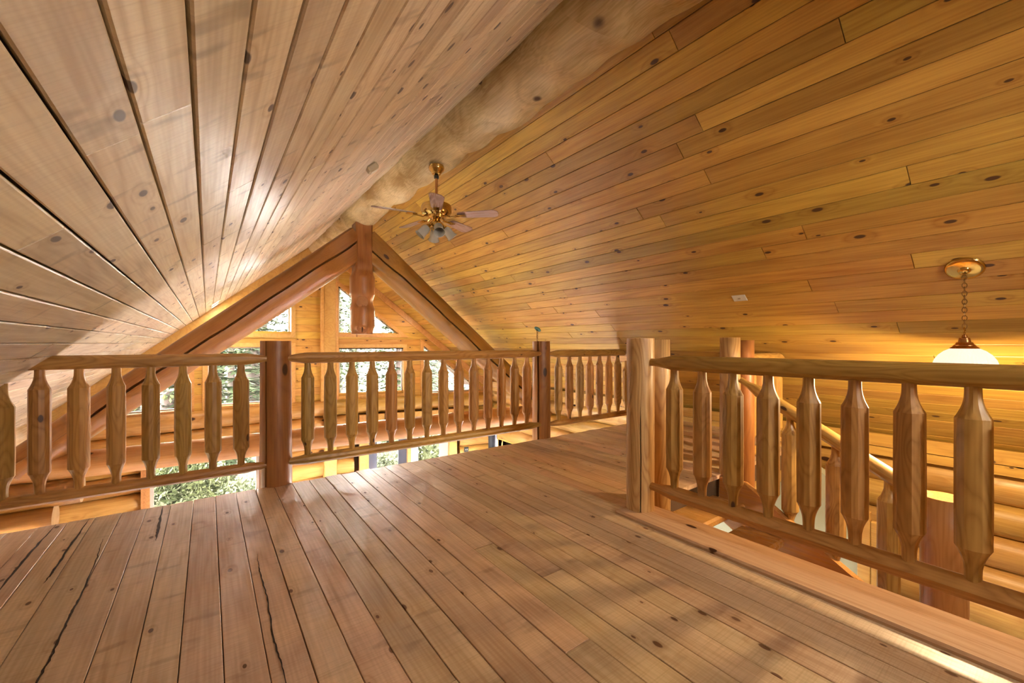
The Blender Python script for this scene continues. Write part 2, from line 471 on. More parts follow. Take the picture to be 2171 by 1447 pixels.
def pane_mat():
    m, N, Lk, P = newmat('window_glass')
    N.remove(P)
    out = [n for n in N if n.type == 'OUTPUT_MATERIAL'][0]
    tr = N.new('ShaderNodeBsdfTransparent'); gl = N.new('ShaderNodeBsdfGlossy'); gl.inputs['Roughness'].default_value = 0.02
    fr = N.new('ShaderNodeFresnel'); fr.inputs[0].default_value = 1.25
    mx = N.new('ShaderNodeMixShader')
    Lk.new(fr.outputs[0], mx.inputs[0]); Lk.new(tr.outputs[0], mx.inputs[1]); Lk.new(gl.outputs[0], mx.inputs[2]); Lk.new(mx.outputs[0], out.inputs[0])
    return m
M['pane'] = pane_mat()

def frosted(name, emit, col=(1.0, 0.86, 0.66), base=(0.80, 0.76, 0.70)):
    m, N, Lk, P = newmat(name)
    P.inputs['Base Color'].default_value = (*base, 1)
    P.inputs['Roughness'].default_value = 0.25
    P.inputs['Emission Color'].default_value = (*col, 1)
    P.inputs['Emission Strength'].default_value = emit
    nz = N.new('ShaderNodeTexNoise'); nz.inputs['Scale'].default_value = 40
    mr = N.new('ShaderNodeMapRange'); mr.inputs[3].default_value = 0.2; mr.inputs[4].default_value = 0.32
    Lk.new(nz.outputs[0], mr.inputs[0]); Lk.new(mr.outputs[0], P.inputs['Roughness'])
    return m
M['fanglass'] = frosted('frosted_fan_glass', 0.0, base=(0.42, 0.39, 0.33))
M['lampglass'] = frosted('lit_ribbed_glass', 0.42, (1.0, 0.80, 0.56), base=(0.3, 0.26, 0.2))
M['bulb'] = frosted('glowing_bulb', 12.0, (1.0, 0.86, 0.62))
M['canlight'] = frosted('lit_can_lens', 6.0, (1.0, 0.90, 0.72))

# ------------------------------------------------------------ planks
def plank_mesh(name, w, l, t, mat, c=0.003):
    h = w / 2
    prof = [(-h, -t), (-h, -c), (-h + c, 0), (h - c, 0), (h, -c), (h, -t)]
    n = len(prof)
    vs = [(x, 0.0015 if i in (2, 3) else 0, z) for i, (x, z) in enumerate(prof)] + [(x, l - (0.0015 if i in (2, 3) else 0), z) for i, (x, z) in enumerate(prof)]
    fs = [tuple(range(n)), tuple(range(n, 2*n))[::-1]]
    for i in range(n):
        j = (i + 1) % n
        fs.append((i, i + n, j + n, j))
    return mesh_of(name, vs, fs, mat)

def splits(rnd, a, b, lo, hi):
    out = []; y = a
    y1 = a + rnd.uniform(0.35 * lo, hi)
    while y1 < b - 0.5 * lo:
        out.append((y, y1)); y = y1; y1 = y + rnd.uniform(lo, hi)
    out.append((y, b))
    return out

# ============================================================ STRUCTURE
# ---- ceiling: two boarded slopes
Y_C0, Y_C1 = Y_BACK, 9.36
for side in ('left', 'right'):
    rnd = random.Random(11 if side == 'left' else 23)
    if side == 'left':
        foot = Vector((-DL * SP, 0, EYE + DL * CP)); down = Vector((-CP, 0, -SP)); nin = Vector((SP, 0, -CP))
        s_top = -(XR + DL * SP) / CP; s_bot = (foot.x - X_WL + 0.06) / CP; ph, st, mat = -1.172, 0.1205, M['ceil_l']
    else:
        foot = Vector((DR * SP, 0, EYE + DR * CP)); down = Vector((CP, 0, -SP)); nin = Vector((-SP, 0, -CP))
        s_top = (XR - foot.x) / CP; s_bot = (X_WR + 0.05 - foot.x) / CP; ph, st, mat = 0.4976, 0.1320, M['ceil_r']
    # backing sheet
    mb = MB()
    a = foot + down * s_top; b = foot + down * (s_bot + 0.35)
    off = -nin * 0.024
    v = []
    for o in (off, off - nin * 0.12):
        v += [a + o + Vector((0, Y_C0 - .3, 0)), b + o + Vector((0, Y_C0 - .3, 0)), b + o + Vector((0, Y_C1 + 0.9, 0)), a + o + Vector((0, Y_C1 + 0.9, 0))]
    mb.raw(v, [(0,1,2,3),(7,6,5,4),(0,4,5,1),(1,5,6,2),(2,6,7,3),(3,7,4,0)])
    root = mb.obj('ceiling_' + side, M['dark'], kind='structure',
                  label='knotty pine board ceiling slope ' + ('with daylight sheen painted into its pale boards on the left of the ridge log' if side == 'left' else 'in amber tones on the right of the ridge log'), cat='ceiling')
    k0 = math.floor((s_top - ph) / st)
    k = k0
    while ph + k * st < s_bot:
        sa = max(s_top, ph + k * st); sb = min(s_bot, ph + (k + 1) * st)
        k += 1
        if sb - sa < 0.03: continue
        gap = 0.0065 if side == 'left' else 0.003
        w = sb - sa - gap
        for y0, y1 in splits(rnd, Y_C0, Y_C1, 3.0, 5.0):
            lift = rnd.uniform(-0.0012, 0.0012)
            org = foot + down * ((sa + sb) / 2) + Vector((0, y0 + 0.001, 0)) + nin * lift
            xa = down if side == 'right' else -down
            yax = Vector((0, 1, 0)); z = xa.cross(yax)
            if z.dot(nin) < 0: xa = -xa; z = xa.cross(yax)
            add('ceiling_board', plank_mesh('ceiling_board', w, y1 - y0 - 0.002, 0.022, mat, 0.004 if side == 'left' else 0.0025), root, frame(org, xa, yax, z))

# ---- loft floor
mb = MB()
mb.box(X_WL - 0.3, X_EDGE - 0.02, Y_BACK, Y_EDGE - 0.03, -0.20, -0.031)
mb.box(X_EDGE - 0.02, X_WR + 0.1, Y_STAIR + 0.03, Y_EDGE - 0.03, -0.20, -0.031)
floor = mb.obj('floor', M['sub'], kind='structure', label='worn pine board floor of the loft with dark joints and knots', cat='floor')
rnd = random.Random(5)
STEP = 0.1229
x = -0.0
X0 = 0.0445                                   # joint through the middle of the foreground
k = math.floor((-2.0 - X0) / STEP)
while True:
    xa = X0 + k * STEP; xb = xa + STEP; k += 1
    if xa > X_WR: break
    if xb > X_EDGE - 0.24 and xa < X_EDGE - 0.02:
        xb2 = min(xb, X_EDGE)
    segs = []
    if xb <= 2.18:
        w0, w1 = xa, xb
        segs = splits(rnd, Y_BACK, Y_EDGE, 3.4, 6.5)
    else:
        w0, w1 = xa, min(xb, X_WR)
        lo = Y_STAIR if xa > X_EDGE - 0.14 else 1.62
        segs = splits(rnd, lo, Y_EDGE, 1.8, 3.0)
        if xa < 2.18: w0 = xa
    if w1 - w0 < 0.02: continue
    g = rnd.choice((0.0018, 0.0022, 0.003, 0.0045))
    for y0, y1 in segs:
        e = rnd.uniform(-0.006, 0.012) if y1 == Y_EDGE else 0
        add('floor_board', plank_mesh('floor_board', w1 - w0 - g, y1 - y0 - 0.001 + e, 0.032, M['floor'], 0.0018), floor,
            T((w0 + w1) / 2, y0, rnd.uniform(-0.0015, 0.0015)))
# long drying cracks and open joints in the worn boards
for pts, w_ in (([(-0.443, 1.2), (-0.447, 2.0), (-0.443, 2.154), (-0.449, 2.404), (-0.445, 2.569), (-0.458, 2.991), (-0.477, 3.275)], 0.0042),
                ([(0.209, 2.543), (0.203, 2.344), (0.208, 2.094), (0.198, 1.775), (0.205, 1.584), (0.198, 1.2)], 0.003),
                ([(-0.596, 3.672), (-0.602, 3.254), (-0.601, 2.923), (-0.606, 2.791)], 0.006), ([(-0.243, 3.672), (-0.236, 3.239), (-0.233, 3.019)], 0.007),
                ([(-0.74, 3.672), (-0.752, 3.2), (-0.748, 2.7)], 0.006)):
    vs = []; fs = []; rr = random.Random(len(pts))
    fine = []
    for (x0, y0), (x1, y1) in zip(pts, pts[1:]):
        for q in range(10):
            t = q / 10; fine.append((x0 + (x1 - x0) * t + rr.uniform(-1, 1) * 0.0022, y0 + (y1 - y0) * t))
    n = len(fine)
    for q, (x, y) in enumerate(fine):
        h = w_ * min(1.0, 0.15 + 3.0 * min(q, n - 1 - q) / n) * rr.uniform(0.6, 1.1)
        vs += [(x - h, y, 0.0022), (x + h, y, 0.0022)]
    fs = [(2*q, 2*q+1, 2*q+3, 2*q+2) for q in range(n - 1)]
    add('floor_crack', mesh_of('floor_crack', vs, fs, M['dark']), floor, label='dark jagged drying crack')
# raised edging boards beside the stair opening
mb = MB(); mb.box(-0.138, 0.138, 0, 1.80 - Y_BACK, -0.05, 0.020, bev=0.010)
mb.obj('trim_1', M['edge'], kind='structure', mtx=T(X_EDGE - 0.138, Y_BACK, 0), label='broad rounded edging board along the stair opening', cat='trim')
# fascia logs under the loft edges
log('loft_beam', (X_WL, Y_EDGE - 0.25, -0.36), (X_WR + 0.1, Y_EDGE - 0.25, -0.36), 0.16, 0.16, M['walllog'], label='big log beam carrying the open edge of the loft floor', cat='beam', seed=3)
log('loft_beam', (X_EDGE + 0.02, Y_STAIR + 0.17, -0.30), (X_WR + 0.1, Y_STAIR + 0.17, -0.30), 0.10, 0.10, M['walllog'], label='slim log beam under the floor edge at the head of the stair', cat='beam', seed=4)

# ---- gable walls: boards above, logs below, windows cut out
def edge_at(poly, z, lo=True):
    """lowest/highest u of a convex polygon at height z"""
    us = []
    n = len(poly)
    for i in range(n):
        (u0, z0), (u1, z1) = poly[i], poly[(i + 1) % n]
        if abs(z1 - z0) < 1e-9: continue
        t = (z - z0) / (z1 - z0)
        if -1e-6 <= t <= 1 + 1e-6: us.append(u0 + t * (u1 - u0))
    if not us: return None
    return min(us) if lo else max(us)

win_no = 0
for side in ('left', 'right'):
    d, nin, umax = gable(side)
    s = 1 if side == 'right' else -1
    def P(u, z, out=0.0):
        p = CORNER + d * u - nin * out
        return Vector((p.x, p.y, z))
    def u_of_x(x): return (x - CORNER.x) / d.x
    def roof_u(z):
        """u where the ceiling comes down to height z on this side"""
        if side == 'right': return u_of_x((DR - (z - EYE) * CP) / SP)
        return u_of_x(((z - EYE) * CP - DL) / SP)
    # roof line also cuts the right half just at the peak; backing panel with openings is made of row strips
    rnd = random.Random(31 if side == 'left' else 37)
    root = empty('wall_front_' + side, P(0, Z_LOW), kind='structure', cat='wall',
                 label='glazed gable wall of honey pine boards over logs, ' + ('left' if side == 'left' else 'right') + ' half')
    inv = root.matrix_basis.inverted()
    inv = Matrix.Translation(-Vector(P(0, Z_LOW)))
    rows = []
    z = -0.10; H = 0.143
    while z < ZR:
        rows.append((z, min(z + H, ZR - 0.01))); z += H
    for z0, z1 in rows:
        zm = (z0 + z1) / 2
        def lim(zz): return min(umax, max(0.0, roof_u(zz)))
        if lim(z0) < 0.03: continue
        holes = []
        for poly in WIN[side]:
            zs = [q[1] for q in poly]
            if zm <= min(zs) or zm >= max(zs): continue
            def ev(zz, lo, poly=poly, zs=zs):
                zz = min(max(zz, min(zs) + 1e-4), max(zs) - 1e-4); return edge_at(poly, zz, lo)
            holes.append((ev(zm, True), ev(z0, True), ev(z1, True), ev(z0, False), ev(z1, False)))
        holes.sort()
        cur0 = cur1 = 0.0
        pieces = []
        for _, a0, a1, b0, b1 in holes:
            pieces.append((cur0, cur1, a0, a1)); cur0, cur1 = b0, b1
        pieces.append((cur0, cur1, lim(z0), lim(z1)))
        for a0, a1, b0, b1 in pieces:
            if max(b0 - a0, b1 - a1) < 0.02: continue
            a1 = min(a1, b1 + 0.0); g = 0.0025; t = 0.02
            # board: local Y along the wall, local X up, visible face z=0
            org = P(a0, z0 + g / 2)
            yax = d; zax = nin; xax = yax.cross(zax)
            up = 1 if xax.z > 0 else -1
            h = z1 - z0 - g; c = 0.003
            def q(u, zz, dep): return Vector((zz * up, u - a0, -dep))
            def ends(fr): return a0 + (a1 - a0) * fr, b0 + (b1 - b0) * fr
            prof = [(0, t), (0, c), (c, 0), (h - c, 0), (h, c), (h, t)]
            vs = []
            for e in (0, 1):
                for zz, dep in prof:
                    ua, ub = ends(zz / h)
                    vs.append(q(ua if e == 0 else max(ub, ua + 0.001), zz, dep))
            n = 6
            fs = [tuple(range(n)), tuple(range(n, 2*n))[::-1]] + [(i, i + n, (i+1) % n + n, (i+1) % n) for i in range(n)]
            me = mesh_of('wall_board', vs, fs, M['gable'])
            add('wall_board', me, root, inv @ frame(org, Vector((0, 0, up)), yax, zax))
            # sheathing strip behind
    # sheathing behind boards and logs, with the same openings (one part)
    mb = MB()
    nz = 70; zz0 = Z_LOW - 0.2
    for i in range(nz):
        z0 = zz0 + (ZR - zz0) * i / nz; z1 = zz0 + (ZR - zz0) * (i + 1) / nz
        zm = (z0 + z1) / 2
        L = min(umax + 0.2, max(0.0, roof_u(zm) + 0.3))
        holes = []
        for poly in WIN[side]:
            zs = [q_[1] for q_ in poly]
            if min(zs) < zm < max(zs): holes.append((edge_at(poly, zm, True) - 0.03, edge_at(poly, zm, False) + 0.03))
        for ua, ub, za, zb in LOWER[side]:
            if za < zm < zb: holes.append((ua, ub))
        holes.sort(); cur = -0.02
        for ha, hb in holes + [(L, L)]:
            if ha - cur > 0.005:
                v = [P(cur, z0, 0.021), P(ha, z0, 0.021), P(ha, z1, 0.021), P(cur, z1, 0.021), P(cur, z0, 0.16), P(ha, z0, 0.16), P(ha, z1, 0.16), P(cur, z1, 0.16)]
                f = [(0,1,2,3),(7,6,5,4),(0,4,5,1),(1,5,6,2),(2,6,7,3),(3,7,4,0)]
                mb.raw([inv @ w for w in v], f)
            cur = hb
    mb.obj('sheathing', M['dark'], root)
    # logs
    z = -0.10; HL = 0.31; i = 0
    while z > Z_LOW:
        zc = z - HL / 2
        spans = [(0.02, umax)]
        for ua, ub, za, zb in LOWER[side]:
            if za - 0.1 < zc < zb + 0.1:
                spans = [(0.02, ua - 0.10), (ub + 0.10, umax)]
        for a, b in spans:
            if b - a < 0.1: continue
            p0 = P(a, zc, -0.0); p1 = P(b, zc, -0.0)
            log('wall_log', inv @ p0, inv @ p1, 0.163, 0.163, M['walllog'], root, n=16, wob=0.025, seed=i + (50 if s > 0 else 0), rings=8, roll=i * 0.7)
            i += 1
        z -= HL
    # casing where the ceiling meets the wall
    if side == 'left': xa, za, xb, zb = XR - 0.24, None, X_WL - 0.1, None
    ua = u_of_x(XR) if side == 'right' else max(0.0, u_of_x(XR))
    pts = []
    uA, uB = (0.0 if side == 'right' else u_of_x(XR)), umax
    def ceil_z(u):
        p = CORNER + d * u
        return zr(p.x) if p.x > XR else zl(p.x)
    mb = MB()
    e = 0.12 / CP
    v = [P(uA, ceil_z(uA) - 0.002, 0), P(uB, ceil_z(uB) - 0.002, 0), P(uB, ceil_z(uB) - e, 0), P(uA, ceil_z(uA) - e, 0)]
    v2 = [w + nin * 0.028 for w in v]
    mb.raw([inv @ w for w in v2 + v], [(0,1,2,3),(7,6,5,4),(0,4,5,1),(1,5,6,2),(2,6,7,3),(3,7,4,0)])
    mb.obj('rake_trim', M['trim'], root)
    # windows
    for poly in WIN[side]:
        win_no += 1
        cen = Vector((sum(p[0] for p in poly) / len(poly), sum(p[1] for p in poly) / len(poly)))
        w = empty('window_%d' % win_no, P(cen[0], min(p[1] for p in poly)), kind='structure', cat='window',
                  label=('triangular' if len(poly) == 3 else 'rectangular') + ' fixed window in the ' + side + ' gable half, ' +
                  ('high under the peak' if poly[0][1] > 1 else ('in the lower row beside the corner post' if len(poly) == 4 else 'in the lower row against the slope of the roof')))
        winv = Matrix.Translation(-Vector(P(cen[0], min(p[1] for p in poly))))
        # casing ring, sash ring, pane
        def ring(grow_o, grow_i, y0, y1, mat, name):
            def off(g):
                n = len(poly); out = []
                # offset each edge outward by g
                ccw = sum(poly[i][0] * poly[(i+1) % n][1] - poly[(i+1) % n][0] * poly[i][1] for i in range(n)) > 0
                lines = []
                for i in range(n):
                    a = Vector(poly[i]); b = Vector(poly[(i + 1) % n]); t = (b - a).normalized()
                    nn = Vector((t.y, -t.x)) if ccw else Vector((-t.y, t.x))
                    lines.append((a + nn * g, t))
                for i in range(n):
                    (a, t), (b, r_) = lines[i - 1], lines[i]
                    det = t.x * (-r_.y) + t.y * r_.x
                    k_ = ((b.x - a.x) * (-r_.y) + (b.y - a.y) * r_.x) / det
                    out.append(a + t * k_)
                return out
            n = len(poly); mb = MB()
            O = off(grow_o); I = off(grow_i)
            for i in range(n):
                j = (i + 1) % n
                v = [P(O[i].x, O[i].y), P(O[j].x, O[j].y), P(I[j].x, I[j].y), P(I[i].x, I[i].y)]
                v = [q_ + nin * y1 for q_ in v] + [q_ + nin * y0 for q_ in v]
                mb.raw([winv @ q_ for q_ in v], [(0,1,2,3),(7,6,5,4),(0,4,5,1),(1,5,6,2),(2,6,7,3),(3,7,4,0)])
            return mb.obj(name, mat, w)
        ring(0.075, 0.0, -0.004, 0.026, M['trim'], 'casing')
        ring(0.03, -0.004, -0.16, 0.0, M['trim'], 'jamb')
        ring(0.0, -0.028, -0.145, -0.105, M['vinyl'], 'sash')
        mb = MB()
        v = [P(p[0], p[1]) - nin * 0.122 for p in poly]; v = v + [q_ - nin * 0.006 for q_ in v]
        n = len(poly)
        mb.raw([winv @ q_ for q_ in v], [tuple(range(n)), tuple(range(n, 2*n))[::-1]] + [(i, i+n, (i+1) % n + n, (i+1) % n) for i in range(n)])
        mb.obj('pane', M['pane'], w)
    # lower openings
    for ua, ub, za, zb in LOWER[side]:
        def B(mb, u0, u1, z0, z1, y0, y1, inv_):
            v = [P(u0, z0) + nin * y1, P(u1, z0) + nin * y1, P(u1, z1) + nin * y1, P(u0, z1) + nin * y1,
                 P(u0, z0) + nin * y0, P(u1, z0) + nin * y0, P(u1, z1) + nin * y0, P(u0, z1) + nin * y0]
            mb.raw([inv_ @ q_ for q_ in v], [(0,1,2,3),(7,6,5,4),(0,4,5,1),(1,5,6,2),(2,6,7,3),(3,7,4,0)])
        if side == 'left':
            win_no += 1
            org = P((ua + ub) / 2, za)
            w = empty('window_%d' % win_no, org, kind='structure', cat='window', label='big picture window on the lower floor seen under the tie beam')
            wi = Matrix.Translation(-Vector(org))
            mb = MB(); B(mb, ua - 0.11, ua + 0.0, za - 0.1, zb + 0.1, -0.16, 0.19, wi); B(mb, ub, ub + 0.11, za - 0.1, zb + 0.1, -0.16, 0.19, wi)
            B(mb, ua, ub, zb, zb + 0.1, -0.16, 0.19, wi); B(mb, ua, ub, za - 0.1, za, -0.16, 0.19, wi); mb.obj('casing', M['trim'], w)
            mb = MB(); B(mb, ua, ua + 0.05, za, zb, -0.12, -0.06, wi); B(mb, ub - 0.05, ub, za, zb, -0.12, -0.06, wi)
            B(mb, ua, ub, zb - 0.05, zb, -0.12, -0.06, wi); B(mb, ua, ub, za, za + 0.05, -0.12, -0.06, wi); mb.obj('sash', M['vinyl'], w)
            mb = MB(); B(mb, ua, ub, za, zb, -0.10, -0.09, wi); mb.obj('pane', M['pane'], w)
        else:
            for k, (u0, u1, m_, st_, lab) in enumerate(((0.79, 1.61, 'doorgrey', 0.18, 'slate grey glazed door on the lower floor left of the pale door'), (1.68, 2.56, 'doorpale', 0.19, 'pale painted glazed door on the lower floor beside the slate door'))):
                org = P((u0 + u1) / 2, za)
                w = empty('door_%d' % (k + 1), org, kind='structure', cat='door', label=lab)
                wi = Matrix.Translation(-Vector(org))
                mb = MB(); B(mb, u0, u0 + st_, za, zb - 0.05, -0.02, 0.04, wi); B(mb, u1 - st_, u1, za, zb - 0.05, -0.02, 0.04, wi)
                B(mb, u0 + st_, u1 - st_, zb - 0.17, zb - 0.05, -0.02, 0.04, wi); B(mb, u0 + st_, u1 - st_, za, za + 0.25, -0.02, 0.04, wi)
                mb.obj('door_leaf', M[m_], w)
                mb = MB(); B(mb, u0 + st_, u1 - st_, za + 0.25, zb - 0.17, 0.0, 0.012, wi); mb.obj('pane', M['pane'], w)
            org = P(0.6, za)
            w = empty('trim_2', org, kind='structure', cat='trim', label='pine casing round the pair of glazed doors')
            wi = Matrix.Translation(-Vector(org))
            for nm, u0, u1, z0, z1 in (('jamb', 0.60, 0.79, za, zb + 0.12), ('jamb', 1.61, 1.68, za, zb), ('jamb', 2.56, 2.74, za, zb + 0.12), ('head', 0.79, 2.56, zb - 0.05, zb + 0.12)):
                mb = MB(); B(mb, u0, u1, z0, z1, -0.12, 0.18, wi); mb.obj(nm, M['trim'], w)

# corner boards of the gable
org = CORNER + Vector((0, -0.02, 0))
w = empty('trim_3', (org.x, org.y, -0.6), kind='structure', cat='trim', label='vertical corner boards where the two gable halves meet')
mb = MB(); mb.box(-0.10, 0.14, -0.035, 0.02, 0, 3.55, bev=0.006); mb.obj('corner_board', M['trim'], w)
mb = MB(); mb.box(-0.16, -0.10, -0.05, 0.02, 0, 3.6, bev=0.006); mb.obj('corner_strip', M['trim'], w)
mb = MB(); mb.box(0.14, 0.185, -0.05, 0.02, 0, 3.4, bev=0.006); mb.obj('corner_strip', M['trim'], w)
mb = MB(); mb.box(-0.12, 0.12, -0.19, 0.0, Z_LOW + 0.6, 0.3, bev=0.01); mb.obj('corner_board', M['trim'], w)

# ---- side walls of stacked logs
for side, X, s in (('left', X_WL, -1), ('right', X_WR, 1)):
    mb = MB(); xa, xb = (0.20, 0.36) if s > 0 else (-0.36, -0.20)
    OP = LW_FILL if s < 0 else RW_FILL
    for y0, y1, z0, z1 in ((Y_BACK - 0.2, 9.2, OP[3], 0.28), (Y_BACK - 0.2, OP[0], OP[2], OP[3]), (OP[1], 9.2, OP[2], OP[3]), (Y_BACK - 0.2, 9.2, Z_LOW - 0.2, OP[2])):
        mb.box(xa, xb, y0, y1, z0, z1)
    root = mb.obj('wall_' + side, M['dark'], mtx=T(X, 0, 0), kind='structure', cat='wall',
                  label=('log side wall low under the left roof slope' if s < 0 else 'stacked honey log wall under the right roof slope behind the stair'))
    z = -0.015; HL = 0.283; i = 0
    while z > Z_LOW - 0.05:
        zc = z - HL / 2
        xs = 0.12 * s
        y0, y1 = Y_BACK, (8.85 if s < 0 else 8.45)
        rr = 0.152
        if i == 0 and s < 0:
            log('plate_log', (xs + 0.0, y0, -0.12), (xs, y1, -0.12), 0.21, 0.20, M['ridge'], root, n=24, wob=0.03, lump=0.03, seed=77)
        elif i == 0:
            log('wall_log', (xs, y0, zc), (xs, y1, zc), 0.153, 0.153, M['walllog'], root, n=16, wob=0.03, seed=i + 9, rings=30)
        elif OP[2] - 0.1 < zc < OP[3] + 0.1:
            for a_, b_ in ((y0, OP[0]), (OP[1], y1)):
                log('wall_log', (xs, a_, zc), (xs, b_, zc), rr, rr, M['walllog'], root, n=16, wob=0.03, seed=i + (20 if s > 0 else 40), roll=i)
        else:
            log('wall_log', (xs, y0, zc), (xs, y1, zc), rr, rr, M['walllog'], root, n=16, wob=0.03, seed=i + (20 if s > 0 else 40), rings=26, roll=i)
        z -= HL; i += 1
    if s > 0:      # boards between the top log and the ceiling
        for j, (z0, z1) in enumerate(((-0.02, 0.07), (0.075, 0.20))):
            me = plank_mesh('wall_board', z1 - z0 - 0.004, 8.5 - Y_BACK, 0.05, M['gable'], 0.004)
            add('wall_board', me, root, frame(Vector((-0.045 + 0.02 * (1 - j), Y_BACK, (z0 + z1) / 2)), Vector((0, 0, -1)), Vector((0, 1, 0)), Vector((-1, 0, 0)).cross(Vector((0,0,0))) if False else Vector((1, 0, 0)) * -1 if False else Vector((0, 0, -1)).cross(Vector((0, 1, 0)))))

# ---- back wall (behind the camera) with a high window added for fill light
mb = MB()
for x0, x1, z0, z1 in ((X_WL - 0.4, X_WR + 0.4, Z_LOW - 0.2, BW_FILL[2]), (X_WL - 0.4, BW_FILL[0], BW_FILL[2], BW_FILL[3]), (BW_FILL[1], X_WR + 0.4, BW_FILL[2], BW_FILL[3]), (X_WL - 0.4, X_WR + 0.4, BW_FILL[3], 3.35)):
    mb.box(x0, x1, Y_BACK - 0.16, Y_BACK, z0, z1)
mb.obj('wall_back', M['gable'], kind='structure', cat='wall', label='pine boarded end wall behind the viewer')
def fill_window(org, ax, nin_, w_, h_, label):  # used for the unseen windows added as fill
    """rectangular window centred on org, wall direction ax, nin_ into the room"""
    global win_no
    win_no += 1
    w = empty('window_%d' % win_no, org, kind='structure', cat='window', label=label)
    w.matrix_basis = frame(Vector(org), Vector(ax), Vector(nin_), Vector((0, 0, 1)))
    hw = w_ / 2; mb = MB()
    for a in ((-hw - .08, -hw, -.08, h_ + .08), (hw, hw + .08, -.08, h_ + .08), (-hw, hw, h_, h_ + .08), (-hw, hw, -.08, 0)):
        mb.box(a[0], a[1], -0.16, 0.025, a[2], a[3])
    mb.obj('casing', M['trim'], w)
    mb = MB(); mb.box(-hw, hw, -0.09, -0.08, 0, h_); mb.obj('pane', M['pane'], w)
fill_window(((BW_FILL[0] + BW_FILL[1]) / 2, Y_BACK, BW_FILL[2]), (-1, 0, 0), (0, 1, 0), BW_FILL[1] - BW_FILL[0], BW_FILL[3] - BW_FILL[2], 'high fill-light window added in the end wall behind the viewer')
fill_window((X_WL - 0.1, (LW_FILL[0] + LW_FILL[1]) / 2, LW_FILL[2]), (0, 1, 0), (1, 0, 0), LW_FILL[1] - LW_FILL[0], LW_FILL[3] - LW_FILL[2], 'wide unseen window added low in the left log wall for fill light')
fill_window((X_WR + 0.1, (RW_FILL[0] + RW_FILL[1]) / 2, RW_FILL[2]), (0, -1, 0), (-1, 0, 0), RW_FILL[1] - RW_FILL[0], RW_FILL[3] - RW_FILL[2], 'low unseen window added in the right log wall for fill light')

# ---- lower floor
mb = MB()
mb.box(X_WL - 0.4, 9.0, Y_BACK - 0.2, 9.3, Z_LOW - 0.25, Z_LOW)
mb.obj('floor_lower', M['tile'], kind='structure', cat='floor', label='grey stone floor of the lower storey glimpsed down the stairwell')

# ============================================================ RIDGE LOG AND TRUSS
log('ridge_log', (XR, Y_BACK, 3.11), (XR, 9.4, 3.17), 0.345, 0.225, M['ridge'], n=48, rings=200, wob=0.05, lump=0.19, seed=12,
    label='massive lumpy peeled log running along the ridge of the ceiling', cat='log beam')

YT = 6.42
tr = empty('roof_truss', (XR, YT, -0.2), label='reddish log roof truss with two rafters, king post and tie beam', cat='truss')
ti = Matrix.Translation(-Vector((XR, YT, -0.2)))
def TL(name, p0, p1, r0, r1, mat, **kw): return log(name, ti @ Vector(p0), ti @ Vector(p1), r0, r1, mat, tr, **kw)
def raf(x): return 2.40 - (abs(x - XR) - 0.306) * 0.815
TL('rafter', (XR - 0.03, YT, raf(XR - 0.03)), (-1.60, YT, raf(-1.60)), 0.235, 0.165, M['truss'], n=48, wob=0.035, seed=5, rings=40, flat0=(0.118, 0.42, 0.35), cracks=((math.radians(174), -0.2, 3.9, 0.07, 0.013),))
TL('rafter', (XR + 0.03, YT, raf(XR + 0.03)), (5.25, YT, raf(5.25)), 0.235, 0.195, M['truss'], n=48, wob=0.035, seed=8, rings=40, flat0=(0.118, 0.42, 0.35), cracks=((math.radians(-12), -0.2, 4.4, 0.07, 0.013),))
TL('tie_beam', (X_WL - 0.1, YT, -0.20), (X_WR + 0.15, YT, -0.30), 0.135, 0.185, M['tie'], n=32, wob=0.03, seed=15)
# king post: squared head, scalloped shaft
mb = MB()
prof = []
zb, zt = 1.235, 2.94
NS = 60; n = 32
vs = []; fs = []
for k in range(NS + 1):
    z = zb + (zt - zb) * k / NS
    for i in range(n):
        a = 2 * math.pi * i / n + math.pi / n
        r = 0.180
        for zc, dep, hw_ in ((1.72, 0.045, 0.10), (1.25, 0.045, 0.09)):
            if abs(z - zc) < hw_:
                r -= dep * (1 - ((z - zc) / hw_) ** 2) * (0.35 + 0.65 * abs(math.cos(2 * (a - math.radians(-36)))) ** 2)
        sq = 0.125 / max(abs(math.cos(a)), abs(math.sin(a)))
        f = max(0.0, min(1.0, (z - 2.07) / 0.13))
        f = f * f * (3 - 2 * f)
        vs.append(((r * (1 - f) + min(sq, 0.168) * f) * math.cos(a), (r * (1 - f) + min(sq, 0.168) * f) * math.sin(a), z))
for k in range(NS):
    for i in range(n):
        j = (i + 1) % n; fs.append((k*n+i, k*n+j, (k+1)*n+j, (k+1)*n+i))
fs.append(tuple(range(n))[::-1]); fs.append(tuple(range(NS*n, (NS+1)*n)))
kp = add('king_post', mesh_of('king_post', vs, fs, wood('king_post_wood', (0.38, 0.18, 0.043), (0.22, 0.085, 0.017), axis='Z', knots=0.3, kn=(4, 1.8), flat=False, band=6, fig=5, stretch=0.1, var=0.05, rough=0.36, ksize=1.5)), tr, ti @ T(XR + 0.01, YT, 0))
autosmooth(kp, 38)
fdir = Vector((-0.28, -0.96, 0)).normalized()
for zc, rr in ((1.71, 0.085), (1.32, 0.075)):
    mb = MB(); mb.lathe([(rr, -0.03), (rr, 0.002), (rr - 0.006, 0.006)], 28, frame(fdir * 0.158 + Vector((0, 0, zc)), Vector((0, 0, 1)).cross(fdir), Vector((0, 0, 1)), fdir))
    mb.obj('joint_face', M['truss'], kp)
mb = MB(); mb.tube([fdir * 0.168 + Vector((0.004 * math.sin(q * 9), 0, q)) for q in (1.26, 1.35, 1.45, 1.55, 1.66)], [0.004, 0.008, 0.008, 0.006, 0.002], 6)
mb.obj('drying_crack', M['dark'], kp)
